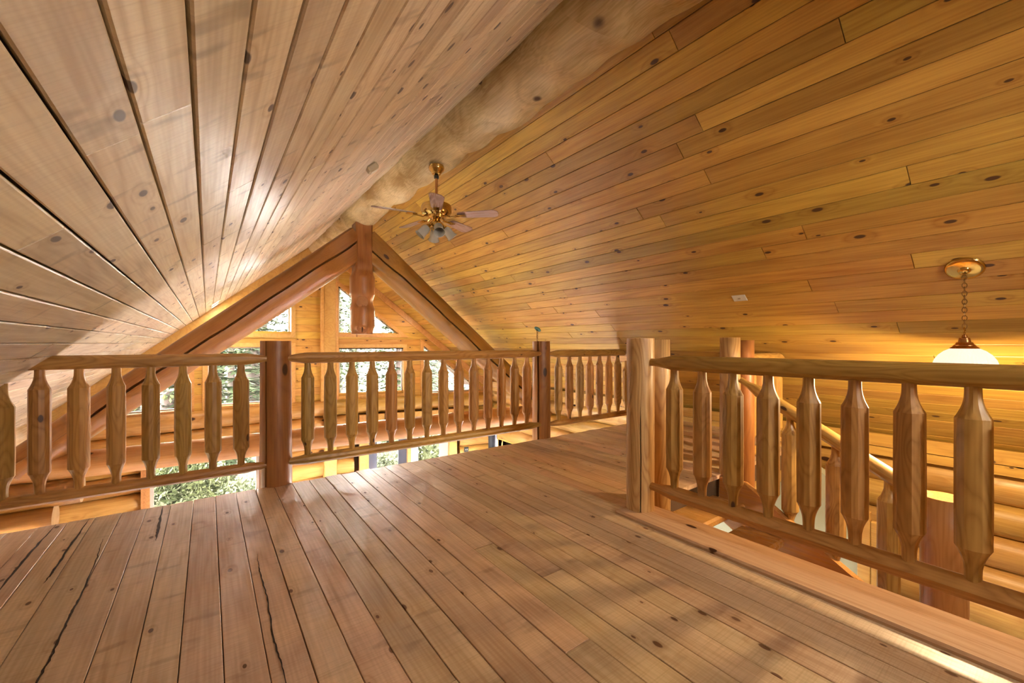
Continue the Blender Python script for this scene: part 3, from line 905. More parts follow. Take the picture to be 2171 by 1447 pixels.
# stub logs below the left end of the tie beam
st = empty('log_stub_wall', (X_WL, YT, Z_LOW), label='stack of dark log ends under the left end of the tie beam', cat='log wall')
sti = Matrix.Translation(-Vector((X_WL, YT, Z_LOW)))
for i, xe in enumerate((-0.75, -0.95, -1.05, -1.0, -0.9, -0.8, -0.7, -0.65)):
    zc = -0.47 - i * 0.28
    log('log_end', sti @ Vector((X_WL - 0.1, YT, zc)), sti @ Vector((xe - 0.35, YT, zc)), 0.15, 0.15, M['truss'], st, n=20, seed=60 + i)

# ============================================================ RAILINGS
def baluster_mesh(name, L, R, seed, neck=0.0235, sides=13, nl=0.10):
    rnd = random.Random(seed)
    prof = [(neck, 0), (neck, 0.035), (neck * 1.04, 0.062), (neck + (R - neck) * 0.17, 0.083), (neck + (R - neck) * 0.38, 0.102), (neck + (R - neck) * 0.64, 0.119), (R * 0.985, 0.137), (R, 0.1372), (R, 0.16)]
    top = [(r * 1.0, L - z) for r, z in prof][::-1]
    # longer concave shoulder at the top
    pr = prof + [(R * 1.02, L * 0.4), (R * 1.01, L * 0.6)] + top
    offs = [1 + rnd.uniform(-0.035, 0.03) for _ in range(sides)]
    a0 = rnd.uniform(0, 6)
    vs = []; fs = []
    for r, z in pr:
        k = max(0.0, (r - neck) / (R - neck))
        for i in range(sides):
            a = a0 + 2 * math.pi * i / sides + (offs[i] - 1) * 0.8
            rr = r * (1 + (offs[i] - 1) * k)
            vs.append((rr * math.cos(a), rr * math.sin(a), z))
    for q in range(len(pr) - 1):
        for i in range(sides):
            j = (i + 1) % sides
            fs.append((q*sides+i, q*sides+j, (q+1)*sides+j, (q+1)*sides+i))
    fs.append(tuple(range(sides))[::-1]); fs.append(tuple(range((len(pr)-1)*sides, len(pr)*sides)))
    me = mesh_of(name, vs, fs, M['rail'])
    me.polygons.foreach_set('use_smooth', [True] * len(me.polygons))
    try: me.set_sharp_from_angle(angle=math.radians(21))
    except Exception: pass
    return me

def rail_mesh(name, L, r, seed, tenon=(1, 1), neck=0.024, nl=0.13, bevel=None):
    """peeled rail along local Y with tapered tenons"""
    rnd = random.Random(seed); sides = 12
    prof = []
    prof += [(neck, 0), (neck, 0.05), (neck * 1.1, 0.075), (r * 0.92, nl + 0.03), (r, nl + 0.05)] if tenon[0] else [(r, 0)]
    m = 8
    for k in range(1, m):
        prof.append((r * (1 + 0.04 * mnoise.noise((k * 0.9, seed, 0))), (nl + 0.05) + (L - 2 * (nl + 0.05)) * k / m))
    prof += [(r, L - nl - 0.05), (r * 0.92, L - nl - 0.03), (neck * 1.1, L - 0.075), (neck, L - 0.05), (neck, L)] if tenon[1] else [(r, L)]
    offs = [1 + rnd.uniform(-0.03, 0.03) for _ in range(sides)]
    vs = []; fs = []
    for rr, y in prof:
        for i in range(sides):
            a = 2 * math.pi * i / sides
            q = rr * offs[i]
            yy = y
            if bevel:           # (end, slope sign): cut the end parallel to a roof slope
                if bevel[0] == 0 and y == 0: yy = max(0.0, (q * math.sin(a) + r) * bevel[1])
                if bevel[0] == 1 and y == L: yy = L - max(0.0, (q * math.sin(a) + r) * bevel[1])
            vs.append((q * math.cos(a), yy, q * math.sin(a)))
    for k in range(len(prof) - 1):
        for i in range(sides):
            j = (i + 1) % sides
            fs.append((k*sides+i, (k+1)*sides+i, (k+1)*sides+j, k*sides+j))
    fs.append(tuple(range(sides))); fs.append(tuple(range((len(prof)-1)*sides, len(prof)*sides))[::-1])
    me = mesh_of(name, vs, fs, M['railY'])
    me.polygons.foreach_set('use_smooth', [True] * len(me.polygons))
    try: me.set_sharp_from_angle(angle=math.radians(28))
    except Exception: pass
    return me

ZT, ZB = 0.98, 0.165
BMESH = {}
def bal(L, k, R=0.052):
    key = (round(L, 3), k % 5, R)
    if key not in BMESH: BMESH[key] = baluster_mesh('baluster', L, R * (0.95 + 0.04 * (k % 5) / 2), 100 + k % 5)
    return BMESH[key]

def railing(p0, p1, spots, label, zt=ZT, zb=ZB, rt=0.044, rb=0.042, ten=(1, 1), tenb=(1, 1), bevel=None, seed=0, group=None, R=0.050, short=()):
    """straight level railing; spots = distances of balusters from p0"""
    p0 = Vector(p0); p1 = Vector(p1)
    d = (p1 - p0); L = d.length; d.normalize()
    root = empty('log_railing', (p0.x, p0.y, 0), label=label, cat='railing', group=group)
    m = axis_mtx((0, 0, 0), d)
    Lt = L
    add('top_rail', rail_mesh('top_rail', L, rt, seed, ten, bevel=bevel), root, T(0, 0, zt) @ m)
    add('bottom_rail', rail_mesh('bottom_rail', L, rb, seed + 1, tenb), root, T(0, 0, zb) @ m)
    for k, s in enumerate(spots):
        Lb = zt - zb - 0.04
        cut = 0
        for sk, sz in short:
            if sk == k: cut = sz
        if cut:
            o = add('baluster', baluster_mesh('baluster', cut - zb - 0.02, R, 40 + k), root)
        else:
            o = add('baluster', bal(Lb, k + seed, R), root)
        o.location = (d.x * s, d.y * s, zb + 0.02)
        o.rotation_euler = (0, 0, (k * 1.9 + seed) % 6.28)
    return root

YRL = 3.70
X585, X1150 = 0.436, 3.165
# open edge: left, middle and right bay
railing((-0.865, YRL, 0), (X585 - 0.02, YRL, 0), [x + 0.865 for x in (-0.815, -0.648, -0.478, -0.308, -0.138, 0.032, 0.201)],
        'backlit log railing on the left, top rail cut to the sloping ceiling', ten=(0, 1), tenb=(0, 1), bevel=(0, 1.19), seed=3)
r1 = [o for o in COL.objects if o.name == 'log_railing'][0]
# bottom rail of the left bay runs on to the low eave with one short baluster
_o = [c for c in r1.children if c.name.startswith('bottom_rail')][0]
_o.data = rail_mesh('bottom_rail', X585 - 0.02 + 1.42, 0.038, 9, (0, 1)); _o.location.x = -0.555
_b = add('baluster', baluster_mesh('baluster', 0.68, 0.05, 51), r1, T(-0.098, 0, ZB + 0.02))
railing((X585 + 0.02, YRL, 0), (X1150 - 0.02, YRL, 0), [0.654 + 0.1731 * k - X585 - 0.02 for k in range(14)],
        'long middle log railing between the two stout posts at the open edge', seed=5)
railing((X1150 + 0.02, YRL, 0), (4.60, YRL, 0), [3.385 + 0.179 * k - X1150 - 0.02 for k in range(8)],
        'far log railing right of the cracked post, running into the sloping ceiling', ten=(1, 0), tenb=(1, 0), bevel=(1, 1.19), seed=11, zt=0.975, zb=0.15, short=((7, 0.86),))
r3 = [o for o in COL.objects if o.name == 'log_railing.002'][0]
[c for c in r3.children if c.name.startswith('bottom_rail')][0].data = rail_mesh('bottom_rail', 5.45 - X1150 - 0.02, 0.038, 17, (1, 0))
# beside the stair
XRL = 2.30
railing((XRL, 1.66, 0), (XRL, -1.9, 0), [1.66 - y for y in [1.472 - 0.1755 * k for k in range(18)]],
        'near log railing of pale balusters beside the stair opening', rt=0.046, rb=0.043, zt=0.978, zb=0.185, seed=21, R=0.050)
# head of the stair to the ceiling
railing((3.80, 1.76, 0), (4.58, 1.76, 0), [0.12, 0.30, 0.48, 0.66],
        'short log railing behind the stair posts, lit orange from below', ten=(1, 0), tenb=(1, 0), bevel=(1, 1.19), seed=31, zt=0.965, zb=0.13, short=((3, 0.90),))

# stout posts
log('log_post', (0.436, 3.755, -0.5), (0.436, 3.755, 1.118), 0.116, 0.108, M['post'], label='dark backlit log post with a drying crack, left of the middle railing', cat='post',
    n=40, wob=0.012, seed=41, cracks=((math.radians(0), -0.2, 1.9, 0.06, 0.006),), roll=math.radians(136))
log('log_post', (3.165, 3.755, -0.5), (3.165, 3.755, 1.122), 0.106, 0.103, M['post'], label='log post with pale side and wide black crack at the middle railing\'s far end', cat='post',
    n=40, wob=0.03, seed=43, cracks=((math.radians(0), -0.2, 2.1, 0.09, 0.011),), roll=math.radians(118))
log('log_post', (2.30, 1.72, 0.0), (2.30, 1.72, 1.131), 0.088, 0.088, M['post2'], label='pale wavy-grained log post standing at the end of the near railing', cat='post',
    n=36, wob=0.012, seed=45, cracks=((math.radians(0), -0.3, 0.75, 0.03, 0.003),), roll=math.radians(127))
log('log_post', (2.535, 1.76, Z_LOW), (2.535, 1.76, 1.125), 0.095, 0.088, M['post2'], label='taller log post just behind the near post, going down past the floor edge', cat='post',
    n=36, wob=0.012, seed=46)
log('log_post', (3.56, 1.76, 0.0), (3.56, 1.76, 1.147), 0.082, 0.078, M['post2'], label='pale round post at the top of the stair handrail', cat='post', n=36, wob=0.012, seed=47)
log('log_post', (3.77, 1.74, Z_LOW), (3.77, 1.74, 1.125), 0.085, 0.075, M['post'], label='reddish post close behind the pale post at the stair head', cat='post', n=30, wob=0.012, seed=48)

# ============================================================ STAIR
SX0, SX1 = X_EDGE + 0.06, 3.46
stair = empty('staircase', (3.0, 0.5, Z_LOW), label='open log-cabin stair of reddish treads descending behind the near railing', cat='staircase')
si = Matrix.Translation(-Vector((3.0, 0.5, Z_LOW)))
for i in range(4):
    yn = 1.57 - 0.27 * i; z = -0.17 * (i + 1)
    mb = MB(); mb.box(SX0, SX1 - 0.03, yn, yn + 0.31, -0.06, 0.0, bev=0.015)
    mb.obj('tread', M['tread'], stair, mtx=si @ T(0, 0, z))
mb = MB(); mb.box(SX0, SX1 + 0.12, -0.75, 0.50, -0.07, 0, bev=0.012); mb.obj('landing', M['tread'], stair, mtx=si @ T(0, 0, -0.85))
for xs in (SX0 - 0.03, SX1):
    top = [(1.80, -0.02), (1.60, -0.02), (0.30, -0.83), (0.30, -1.16), (0.42, -1.16), (1.80, -0.36)]
    vs = [(xs, y, z) for y, z in top] + [(xs + 0.06, y, z) for y, z in top]
    n = len(top)
    mb = MB(); mb.raw(vs, [tuple(range(n)), tuple(range(n, 2*n))[::-1]] + [(i, i+n, (i+1) % n + n, (i+1) % n) for i in range(n)])
    mb.obj('stringer', M['tread'], stair, mtx=si)
log('landing_post', si @ Vector((2.60, -0.6, Z_LOW)), si @ Vector((2.60, -0.6, -0.92)), 0.09, 0.09, M['post'], stair, n=20, seed=70)
log('landing_post', si @ Vector((2.62, 0.35, Z_LOW)), si @ Vector((2.62, 0.35, -0.92)), 0.09, 0.09, M['post'], stair, n=20, seed=71)

sr = empty('stair_railing', (3.52, 0.5, -0.85), label='sloping log handrail with balusters running down to the thick newel post', cat='railing')
ri = Matrix.Translation(-Vector((3.52, 0.5, -0.85)))
hp0, hp1 = Vector((3.53, 1.66, 0.80)), Vector((3.53, 0.50, 0.115))
hl = rail_mesh('handrail', (hp1 - hp0).length, 0.048, 77, (1, 0), nl=0.12)
add('handrail', hl, sr, ri @ axis_mtx(hp0, hp1))
for k, y in enumerate((1.30, 1.02, 0.74)):
    zt_ = hp0.z + (hp1.z - hp0.z) * (1.66 - y) / 1.16 - 0.03
    zb_ = -0.02 - 0.623 * (1.60 - y) - 0.08
    add('baluster', baluster_mesh('baluster', zt_ - zb_, 0.058, 200 + k), sr, ri @ T(3.53, y, zb_))
log('newel_post', ri @ Vector((3.53, 0.49, Z_LOW)), ri @ Vector((3.53, 0.49, 0.19)), 0.108, 0.103, wood('newel_wood', (0.50, 0.24, 0.085), (0.32, 0.12, 0.03), knots=0.5, kn=(6, 2.6), flat=False, band=14, fig=7, stretch=0.2, var=0.05, rough=0.36, ksize=1.5), sr, n=36, wob=0.02, seed=52)

# sage plastered wall and pine door of the lower storey, seen under the stair
mb = MB(); prof = [(1.27, 0), (3.4, 0), (3.4, 2.55), (1.62, 2.48), (1.27, 2.22)]
mb.raw([(0, y, z) for y, z in prof] + [(0.12, y, z) for y, z in prof], [tuple(range(5)), tuple(range(5, 10))[::-1]] + [(i, i+5, (i+1) % 5 + 5, (i+1) % 5) for i in range(5)])
mb.obj('wall_lower', M['sage'], mtx=T(5.02, 0, Z_LOW), kind='structure', cat='wall', label='sage green plastered wall of the lower storey behind the stair')
d3 = empty('door_3', (4.96, 1.17, Z_LOW), kind='structure', cat='door', label='yellow pine plank door on the lower storey seen between the stair balusters')
for k in range(2):
    mb = MB(); mb.box(0, 0.05, -0.10 + 0.10 * k, -0.004 + 0.10 * k, 0.02, 2.10 + 0.08 * k, bev=0.005); mb.obj('door_plank', M['trim'], d3)
mb = MB(); mb.lathe([(0.016, 0), (0.02, 0.02), (0.014, 0.035)], 14, T(0, -0.05, 1.75) @ Matrix.Rotation(-math.pi / 2, 4, 'Y')); mb.obj('knob', M['black'], d3)

# ============================================================ FITTINGS
# ---- ceiling fan
FX, FY = 1.86, 3.84
FZ = 2.87
fan = empty('ceiling_fan', (FX, FY, FZ), label='five-blade ceiling fan in polished brass hanging from the ridge log', cat='ceiling fan')
mb = MB(); mb.lathe([(0.030, -0.082), (0.045, -0.074), (0.052, -0.055), (0.072, -0.035), (0.078, -0.015), (0.074, 0.01)], 28); autosmooth(mb.obj('canopy', M['brass'], fan))
mb = MB(); mb.lathe([(0.024, -0.115), (0.026, -0.09)], 16); mb.obj('collar', M['black'], fan)
mb = MB(); mb.lathe([(0.0125, -0.38), (0.0125, -0.10)], 14); autosmooth(mb.obj('downrod', M['copper'], fan))
mb = MB(); mb.lathe([(0.03, -0.52), (0.075, -0.515), (0.085, -0.49), (0.140, -0.475), (0.152, -0.45), (0.152, -0.405), (0.143, -0.385), (0.06, -0.375), (0.035, -0.35), (0.02, -0.335)], 40)
autosmooth(mb.obj('motor_housing', M['brass'], fan))
yaw = -36.106
for k in range(5):
    ang = math.radians(-115.8 + 72 * k)
    m = Matrix.Rotation(ang, 4, 'Z')
    # blade iron
    mb = MB(); mb.tube([(0.09, 0, -0.49), (0.14, 0, -0.512), (0.19, 0.0, -0.508), (0.235, 0, -0.500)], [0.010, 0.009, 0.009, 0.012], 8)
    mb.box(0.20, 0.30, -0.028, 0.028, -0.504, -0.498, bev=0.002)
    out = []; W0, W1 = 0.052, 0.070
    L0, L1 = 0.21, 0.63
    pts = [(L0, 0.0), (L0 + 0.012, -W0 * 0.7), (L0 + 0.04, -W0), (L1 - 0.05, -W1), (L1 - 0.01, -W1 * 0.7), (L1, -W1 * 0.3), (L1, W1 * 0.3), (L1 - 0.01, W1 * 0.7), (L1 - 0.05, W1), (L0 + 0.04, W0), (L0 + 0.012, W0 * 0.7)]
    n = len(pts); pitch = Matrix.Rotation(math.radians(-12), 4, 'X')
    bb = MB()
    bm = T(0, 0, -0.494) @ pitch
    # blade long axis is local X; build with local Y along the length for the grain
    vs = [(y, x, 0.0) for x, y in pts] + [(y, x, 0.006) for x, y in pts]
    bb.raw(vs, [tuple(range(n)), tuple(range(n, 2*n))[::-1]] + [(i, i+n, (i+1) % n + n, (i+1) % n) for i in range(n)])
    sw = Matrix(((0, 1, 0, 0), (-1, 0, 0, 0), (0, 0, 1, 0), (0, 0, 0, 1)))
    b = bb.obj('blade', M['blade'], fan, mtx=m @ bm @ sw)
    arm = mb.obj('blade_iron', M['brass'], b, mtx=(m @ bm @ sw).inverted() @ m)
# light kit
mb = MB(); mb.lathe([(0.012, -0.62), (0.03, -0.612), (0.045, -0.59), (0.05, -0.56), (0.035, -0.53), (0.06, -0.515)], 24)
kit = autosmooth(mb.obj('light_kit', M['brass'], fan))
for k in range(4):
    ang = math.radians(yaw + 20 + 90 * k)
    m = Matrix.Rotation(ang, 4, 'Z') @ T(0.055, 0, -0.575) @ Matrix.Rotation(math.radians(180 - 42), 4, 'Y')
    mb = MB(); mb.lathe([(0.014, -0.02), (0.014, 0.02), (0.026, 0.03), (0.028, 0.05)], 16, m); autosmooth(mb.obj('lamp_holder', M['brass'], kit))
    mb = MB(); mb.lathe([(0.026, 0.045), (0.040, 0.06), (0.046, 0.085), (0.044, 0.12), (0.049, 0.15), (0.058, 0.165), (0.055, 0.166), (0.046, 0.15), (0.041, 0.12), (0.043, 0.085), (0.036, 0.062), (0.02, 0.05)], 28, m, caps=False)
    autosmooth(mb.obj('glass_shade', M['fanglass'], kit), 60)

# ---- pendant lamp over the stair
def chain(mb, p, L, link_l=0.034, wr=0.0026, w=0.011):
    n = max(2, int(L / (link_l * 0.74))); st = L / n
    for k in range(n):
        zc = p[2] - st * (k + 0.5)
        pts = []
        for q in range(14):
            a = 2 * math.pi * q / 14
            u = w * math.cos(a); v = link_l / 2 * math.sin(a)
            pts.append((p[0] + (u if k % 2 == 0 else 0.0), p[1] + (0 if k % 2 == 0 else u), zc + v))
        mb.tube(pts, wr, 6, closed=True)
PX, PY = 3.855, 0.445
PZ = zr(PX)
pend = empty('pendant_lamp', (PX, PY, PZ), label='lit ribbed glass pendant lamp on a chain over the stair', cat='lamp')
tilt = Matrix.Rotation(-PITCH, 4, 'Y') if False else Matrix.Rotation(PITCH, 4, 'Y')
mb = MB(); mb.lathe([(0.02, -0.034), (0.026, -0.03), (0.03, -0.022), (0.070, -0.018), (0.082, -0.016), (0.089, -0.010), (0.091, 0.004)], 40, tilt)
autosmooth(mb.obj('canopy', M['brass'], pend), 50)
mb = MB(); chain(mb, (0, 0, -0.02), 0.36); autosmooth(mb.obj('chain', M['brass2'], pend), 60)
mb = MB(); mb.tube([(0.019 * math.cos(a), 0, -0.397 + 0.022 * math.sin(a)) for a in [2 * math.pi * q / 20 for q in range(20)]], 0.0035, 8, closed=True)
autosmooth(mb.obj('loop', M['brass'], pend), 60)
mb = MB(); mb.lathe([(0.068, -0.507), (0.062, -0.499), (0.050, -0.490), (0.050, -0.484), (0.042, -0.480), (0.036, -0.467), (0.036, -0.49), (0.028, -0.459), (0.024, -0.440), (0.014, -0.436), (0.010, -0.420)], 32)
autosmooth(mb.obj('cap', M['copper'], pend), 40)
mb = MB(); n = 96; vs = []; fs = []
pf = [(0.062, -0.505), (0.090, -0.522), (0.115, -0.546), (0.134, -0.577), (0.145, -0.612), (0.147, -0.627), (0.142, -0.627), (0.130, -0.578), (0.111, -0.549), (0.087, -0.525), (0.060, -0.509)]
for q, (r, z) in enumerate(pf):
    for i in range(n):
        rr = r + (0.0016 if (i % 2 == 0 and 0 < q < 5) else 0.0); a = 2 * math.pi * i / n
        vs.append((rr * math.cos(a), rr * math.sin(a), z))
for q in range(len(pf) - 1):
    for i in range(n):
        j = (i + 1) % n; fs.append((q*n+i, q*n+j, (q+1)*n+j, (q+1)*n+i))
add('glass_shade', mesh_of('glass_shade', vs, fs, M['lampglass']), pend)
mb = MB(); mb.lathe([(0.004, -0.622), (0.020, -0.615), (0.028, -0.594), (0.024, -0.570), (0.014, -0.547), (0.013, -0.55)], 20)
autosmooth(mb.obj('bulb', M['bulb'], pend), 60)
pl = bpy.data.lights.new('pendant_light', 'POINT'); pl.energy = 55; pl.color = (1.0, 0.72, 0.40); pl.shadow_soft_size = 0.05
plo = bpy.data.objects.new('pendant_light', pl); link(plo, pend); plo.location = (0, 0, -0.655)

# ---- switch plate on the right slope
def on_right(x, y, lift=0.0):
    nin = Vector((-SP, 0, -CP))
    dn = Vector((CP, 0, -SP))
    return frame(Vector((x, y, zr(x))) + nin * lift, Vector((0, 1, 0)).cross(nin), Vector((0, 1, 0)), nin)
def on_left(x, y, lift=0.0):
    nin = Vector((SP, 0, -CP))
    return frame(Vector((x, y, zl(x))) + nin * lift, Vector((0, 1, 0)).cross(nin), Vector((0, 1, 0)), nin)
mb = MB(); mb.box(-0.038, 0.038, -0.06, 0.06, 0, 0.007, bev=0.003)
sw = mb.obj('switch_plate', M['plastic'], mtx=on_right(3.925, 1.855), label='small cream wall plate on the amber ceiling slope', cat='switch plate')
mb = MB(); mb.box(-0.006, 0.006, -0.012, 0.012, 0.006, 0.015, bev=0.002); mb.obj('toggle', M['beige'], sw)

# ---- verdigris hook plate with a short chain
hk = empty('ceiling_hook', (4.156, 5.018, zr(4.156)), label='small green disc hook with hanging chain on the ceiling above the cracked post', cat='hook')
hi = Matrix.Translation(-Vector((4.156, 5.018, zr(4.156))))
mb = MB(); mb.lathe([(0.055, 0.0), (0.057, 0.008), (0.045, 0.016), (0.015, 0.02), (0.010, 0.03)], 28); autosmooth(mb.obj('disc', M['teal'], hk, mtx=hi @ on_right(4.156, 5.018)))
mb = MB(); chain(mb, (-0.01, 0, -0.02), 0.40, link_l=0.05, wr=0.004, w=0.014); autosmooth(mb.obj('chain', M['brass2'], hk), 60)

# ---- beige speaker box on the left slope
mb = MB(); mb.box(-0.045, 0.045, -0.065, 0.065, 0, 0.055, bev=0.012)
spk = autosmooth(mb.obj('speaker_box', M['beige'], mtx=on_left(1.088, 3.483) @ Matrix.Rotation(0.25, 4, 'Z'), label='small beige sensor box fixed to the left ceiling slope near the ridge log', cat='sensor'))
mb = MB(); mb.box(-0.03, 0.03, -0.05, 0.05, 0.053, 0.058, bev=0.001); mb.obj('front_cover', M['plastic'], spk)

# ---- recessed lights; the two behind the viewer are added as fill
CAN_W = 6
CANS = [(on_left(0.098, 8.25), 'glowing recessed light in the left ceiling slope near the gable'),
        (on_left(0.10, 8.78), 'second glowing recessed light hard against the left gable half'),
        (on_right(3.676, 8.25), 'glowing recessed light in the right ceiling slope behind the rafter'),
        (on_left(0.55, -1.3), 'added recessed fill light in the left slope behind the viewer'),
        (on_right(3.3, -1.3), 'added recessed fill light in the right slope behind the viewer')]
for k, (mt, lab) in enumerate(CANS):
    root = empty('recessed_light', mt.translation, label=lab, cat='ceiling light', group='recessed can lights')
    root.matrix_basis = mt
    mb = MB(); mb.lathe([(0.062, 0.0), (0.062, 0.004), (0.088, 0.007), (0.092, 0.0)], 28, caps=False); autosmooth(mb.obj('trim_ring', M['plastic'], root))
    mb = MB(); mb.lathe([(0.062, 0.001), (0.062, 0.003)], 28); mb.obj('lens', M['canlight'], root)
    cl = bpy.data.lights.new('can_light', 'AREA'); cl.shape = 'DISK'; cl.size = 0.11; cl.energy = CAN_W if k < 3 else 1.0; cl.color = (1.0, 0.80, 0.55)
    clo = bpy.data.objects.new('can_light', cl); link(clo, root); clo.matrix_local = T(0, 0, 0.012) @ Matrix.Rotation(math.pi, 4, 'X')

# ---- outlet and stove pipe on the lower storey
d, nin, umax = gable('right')
p = CORNER + d * 2.97 + nin * 0.165
o = empty('wall_outlet', (p.x, p.y, -1.42), label='black double outlet on the lower log wall beside the doors', cat='outlet')
o.matrix_basis = frame(Vector((p.x, p.y, -1.40)), d, nin, Vector((0, 0, 1)))
mb = MB(); mb.box(-0.055, 0.055, -0.01, 0.008, -0.06, 0.06, bev=0.004); mb.obj('plate', M['black'], o)
for sx in (-0.018, 0.018):
    mb = MB(); mb.box(sx - 0.005, sx + 0.005, 0.007, 0.011, -0.014, 0.014, bev=0.001); mb.obj('slot', M['plastic'], o)
mb = MB(); mb.lathe([(0.085, Z_LOW), (0.085, -0.62), (0.09, -0.6), (0.09, -0.56), (0.085, -0.54), (0.085, -0.35)], 28)
pp = mb.obj('stove_pipe', M['pipe'], mtx=T(4.46, 6.75, 0), label='black stove pipe rising beside the right wall behind the railing', cat='stove pipe')
autosmooth(pp)

# ============================================================ OUTDOORS
ground = MB()
N_ = 40
vs = []; fs = []
for i in range(N_ + 1):
    for j in range(N_ + 1):
        x = -40 + 90 * i / N_; y = -25 + 75 * j / N_
        z = Z_LOW - 0.5 + 0.25 * mnoise.noise((x * 0.2, y * 0.2, 3.3)) + max(0, y - 18) * 0.12
        vs.append((x, y, z))
for i in range(N_):
    for j in range(N_):
        a = i * (N_ + 1) + j; fs.append((a, a + N_ + 1, a + N_ + 2, a + 1))
add('ground', mesh_of('ground', vs, fs, M['grass'], True), kind='structure', label='grassy forest clearing outside the windows', cat='ground')

def conifer_meshes(seed, H, spread, dens):
    rnd = random.Random(seed)
    vs = []; fs = []
    z = H * 0.08
    while z < H * 0.985:
        t = z / H
        L = spread * (1 - t) ** 0.8 * rnd.uniform(0.75, 1.1) + 0.12
        nb = 6
        a0 = rnd.uniform(0, 6.28)
        for b in range(nb):
            a = a0 + 6.283 * b / nb + rnd.uniform(-0.3, 0.3)
            Lb = L * rnd.uniform(0.7, 1.1)
            ca, sa = math.cos(a), math.sin(a)
            nt = max(5, int(Lb * dens))
            for q in range(nt):
                s = (q + 0.6) / nt
                px = ca * Lb * s; py = sa * Lb * s; pz = z - 0.30 * Lb * s * s + 0.05 * Lb * s
                for side in (-1, 1, 0):
                    an = a + side * rnd.uniform(0.6, 1.1)
                    ln = (0.20 + 0.30 * (1 - s)) * rnd.uniform(0.6, 1.2) * (0.6 + 0.15 * spread)
                    dx, dy, dz = math.cos(an) * ln, math.sin(an) * ln, rnd.uniform(-0.35, 0.12) * ln
                    w = 0.035 + 0.03 * rnd.random()
                    b0 = len(vs)
                    nx, ny = -math.sin(an) * w, math.cos(an) * w
                    vs += [(px + nx, py + ny, pz), (px - nx, py - ny, pz + 0.01), (px + dx * 0.6 - nx * 0.9, py + dy * 0.6 - ny * 0.9, pz + dz * 0.5 - 0.02), (px + dx, py + dy, pz + dz)]
                    fs += [(b0, b0 + 1, b0 + 2), (b0, b0 + 2, b0 + 3)]
        z += H * rnd.uniform(0.018, 0.03)
    fol = mesh_of('foliage', vs, fs, M['needle'])
    mb = MB()
    mb.lathe([(0.02 * H, -0.3), (0.014 * H, H * 0.1), (0.008 * H, H * 0.5), (0.002 * H, H * 0.98)], 12)
    trunk = mb.mesh('trunk', M['bark'], True)
    return fol, trunk
kinds = [conifer_meshes(1, 13, 2.6, 5.0), conifer_meshes(2, 10, 2.2, 5.5), conifer_meshes(3, 16, 3.0, 4.2)]
spots = [(-4.5, 17.5, 0, 1.0), (-1.2, 20.5, 2, 1.0), (0.6, 15.8, 1, 0.95), (3.6, 16.5, 0, 0.9), (5.6, 14.6, 1, 1.1), (7.6, 17.8, 2, 1.0), (9.8, 14.2, 0, 1.0), (12.5, 18.5, 2, 1.05), (-7.2, 15.5, 1, 1.1),
         (-9.5, 21.5, 2, 1.1), (2.2, 24.0, 2, 1.15), (6.2, 25.5, 2, 1.1), (-4.6, 26.0, 2, 1.2), (10.5, 25.0, 2, 1.2), (15.5, 14.8, 0, 1.0), (8.4, 11.8, 1, 0.72), (4.4, 20.2, 2, 1.2), (1.4, 19.2, 2, 1.15), (9.2, 21.0, 2, 1.25), (-2.6, 23.2, 2, 1.3), (-6.8, 24.2, 2, 1.3), (4.2, 28.0, 2, 1.4), (7.8, 28.6, 2, 1.4), (0.4, 28.2, 2, 1.4), (13.0, 27.0, 2, 1.3)]
names = ['leftmost', 'tall background', 'slim', 'broad']
for k, (x, y, kd, sc_) in enumerate(spots):
    gz = Z_LOW - 0.6 + max(0, y - 18) * 0.12
    t = empty('conifer_tree', (x, y, gz), label='green spruce tree in the forest outside the gable windows', cat='tree', group='spruces outside the windows')
    t.scale = (sc_,) * 3; t.rotation_euler = (0, 0, k * 1.3)
    add('foliage', kinds[kd][0], t, kind='stuff'); add('trunk', kinds[kd][1], t)
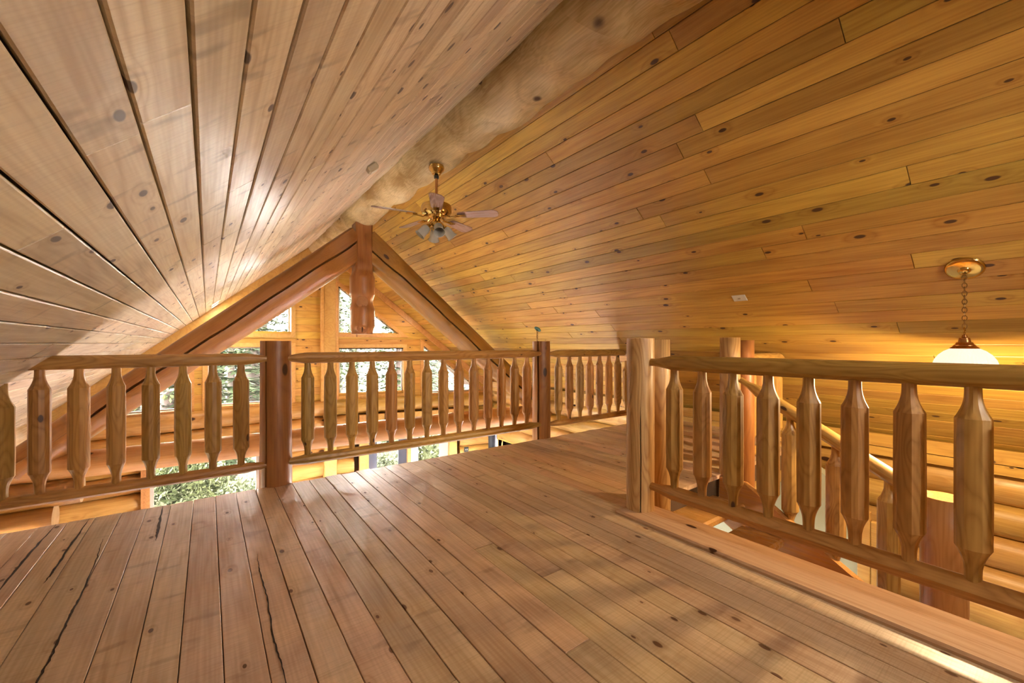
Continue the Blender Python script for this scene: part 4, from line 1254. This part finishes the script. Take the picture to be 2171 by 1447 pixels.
# pale bare trunks
for k, (x, y) in enumerate(((-1.9, 15.0), (-3.1, 14.2), (-0.4, 17.4), (4.6, 18.4), (2.9, 13.6))):
    t = empty('birch_tree', (x, y, Z_LOW - 0.6), label='thin pale tree trunk with sparse leaves in the clearing', cat='tree', group='pale thin trunks outside')
    mb = MB(); rr = random.Random(k)
    mb.tube([(0.1 * mnoise.noise((q, k, 0)), 0.1 * mnoise.noise((q, k, 5)), q * 1.1) for q in range(9)], [0.10 - 0.008 * q for q in range(9)], 10)
    mb.obj('trunk', M['birch'], t, smooth=True)
    vs = []; fs = []
    for q in range(900):
        a = rr.uniform(0, 6.28); rad = rr.uniform(0.1, 1.4); z = rr.uniform(2.5, 9.5); c = Vector((rad * math.cos(a), rad * math.sin(a), z))
        u = Vector((rr.gauss(0, 1), rr.gauss(0, 1), rr.gauss(0, 1))).normalized() * 0.09; v = u.orthogonal().normalized() * 0.05
        b0 = len(vs); vs += [c - u, c + v, c + u, c - v]; fs.append((b0, b0+1, b0+2, b0+3))
    add('foliage', mesh_of('foliage', vs, fs, M['leaf']), t, kind='stuff')
# bushes
def bush_mesh(seed):
    rr = random.Random(seed); vs = []; fs = []
    for q in range(4200):
        dv = Vector((rr.gauss(0, 1), rr.gauss(0, 1), abs(rr.gauss(0, 1)))).normalized()
        c = dv * rr.uniform(0.55, 1.0) * Vector((1, 1, 1)).length / 1.73; c = Vector((c.x * 1.2, c.y * 1.2, c.z * 1.1))
        u = Vector((rr.gauss(0, 1), rr.gauss(0, 1), rr.gauss(0, 1))).normalized() * 0.055; v = u.orthogonal().normalized() * 0.03
        b0 = len(vs); vs += [c - u, c + v, c + u, c - v]; fs.append((b0, b0+1, b0+2, b0+3))
    return mesh_of('bush', vs, fs, M['leaf'])
bm_ = bush_mesh(4)
for k, (x, y, s_) in enumerate(((-3.6, 13.0, 1.2), (-2.0, 12.6, 1.0), (-0.6, 13.4, 1.3), (0.9, 12.4, 0.9), (-5.0, 13.8, 1.5), (2.6, 12.2, 0.9), (4.2, 12.6, 1.1), (6.4, 12.4, 1.2), (-1.4, 16.0, 1.6), (-3.8, 17.0, 1.8))):
    b = add('bush', bm_, label='yellow-green leafy bush in the clearing below the windows', cat='bush', group='bushes outside the windows')
    b.location = (x, y, Z_LOW - 0.65); b.scale = (s_, s_, s_ * 1.1); b.rotation_euler = (0, 0, k * 2.1)
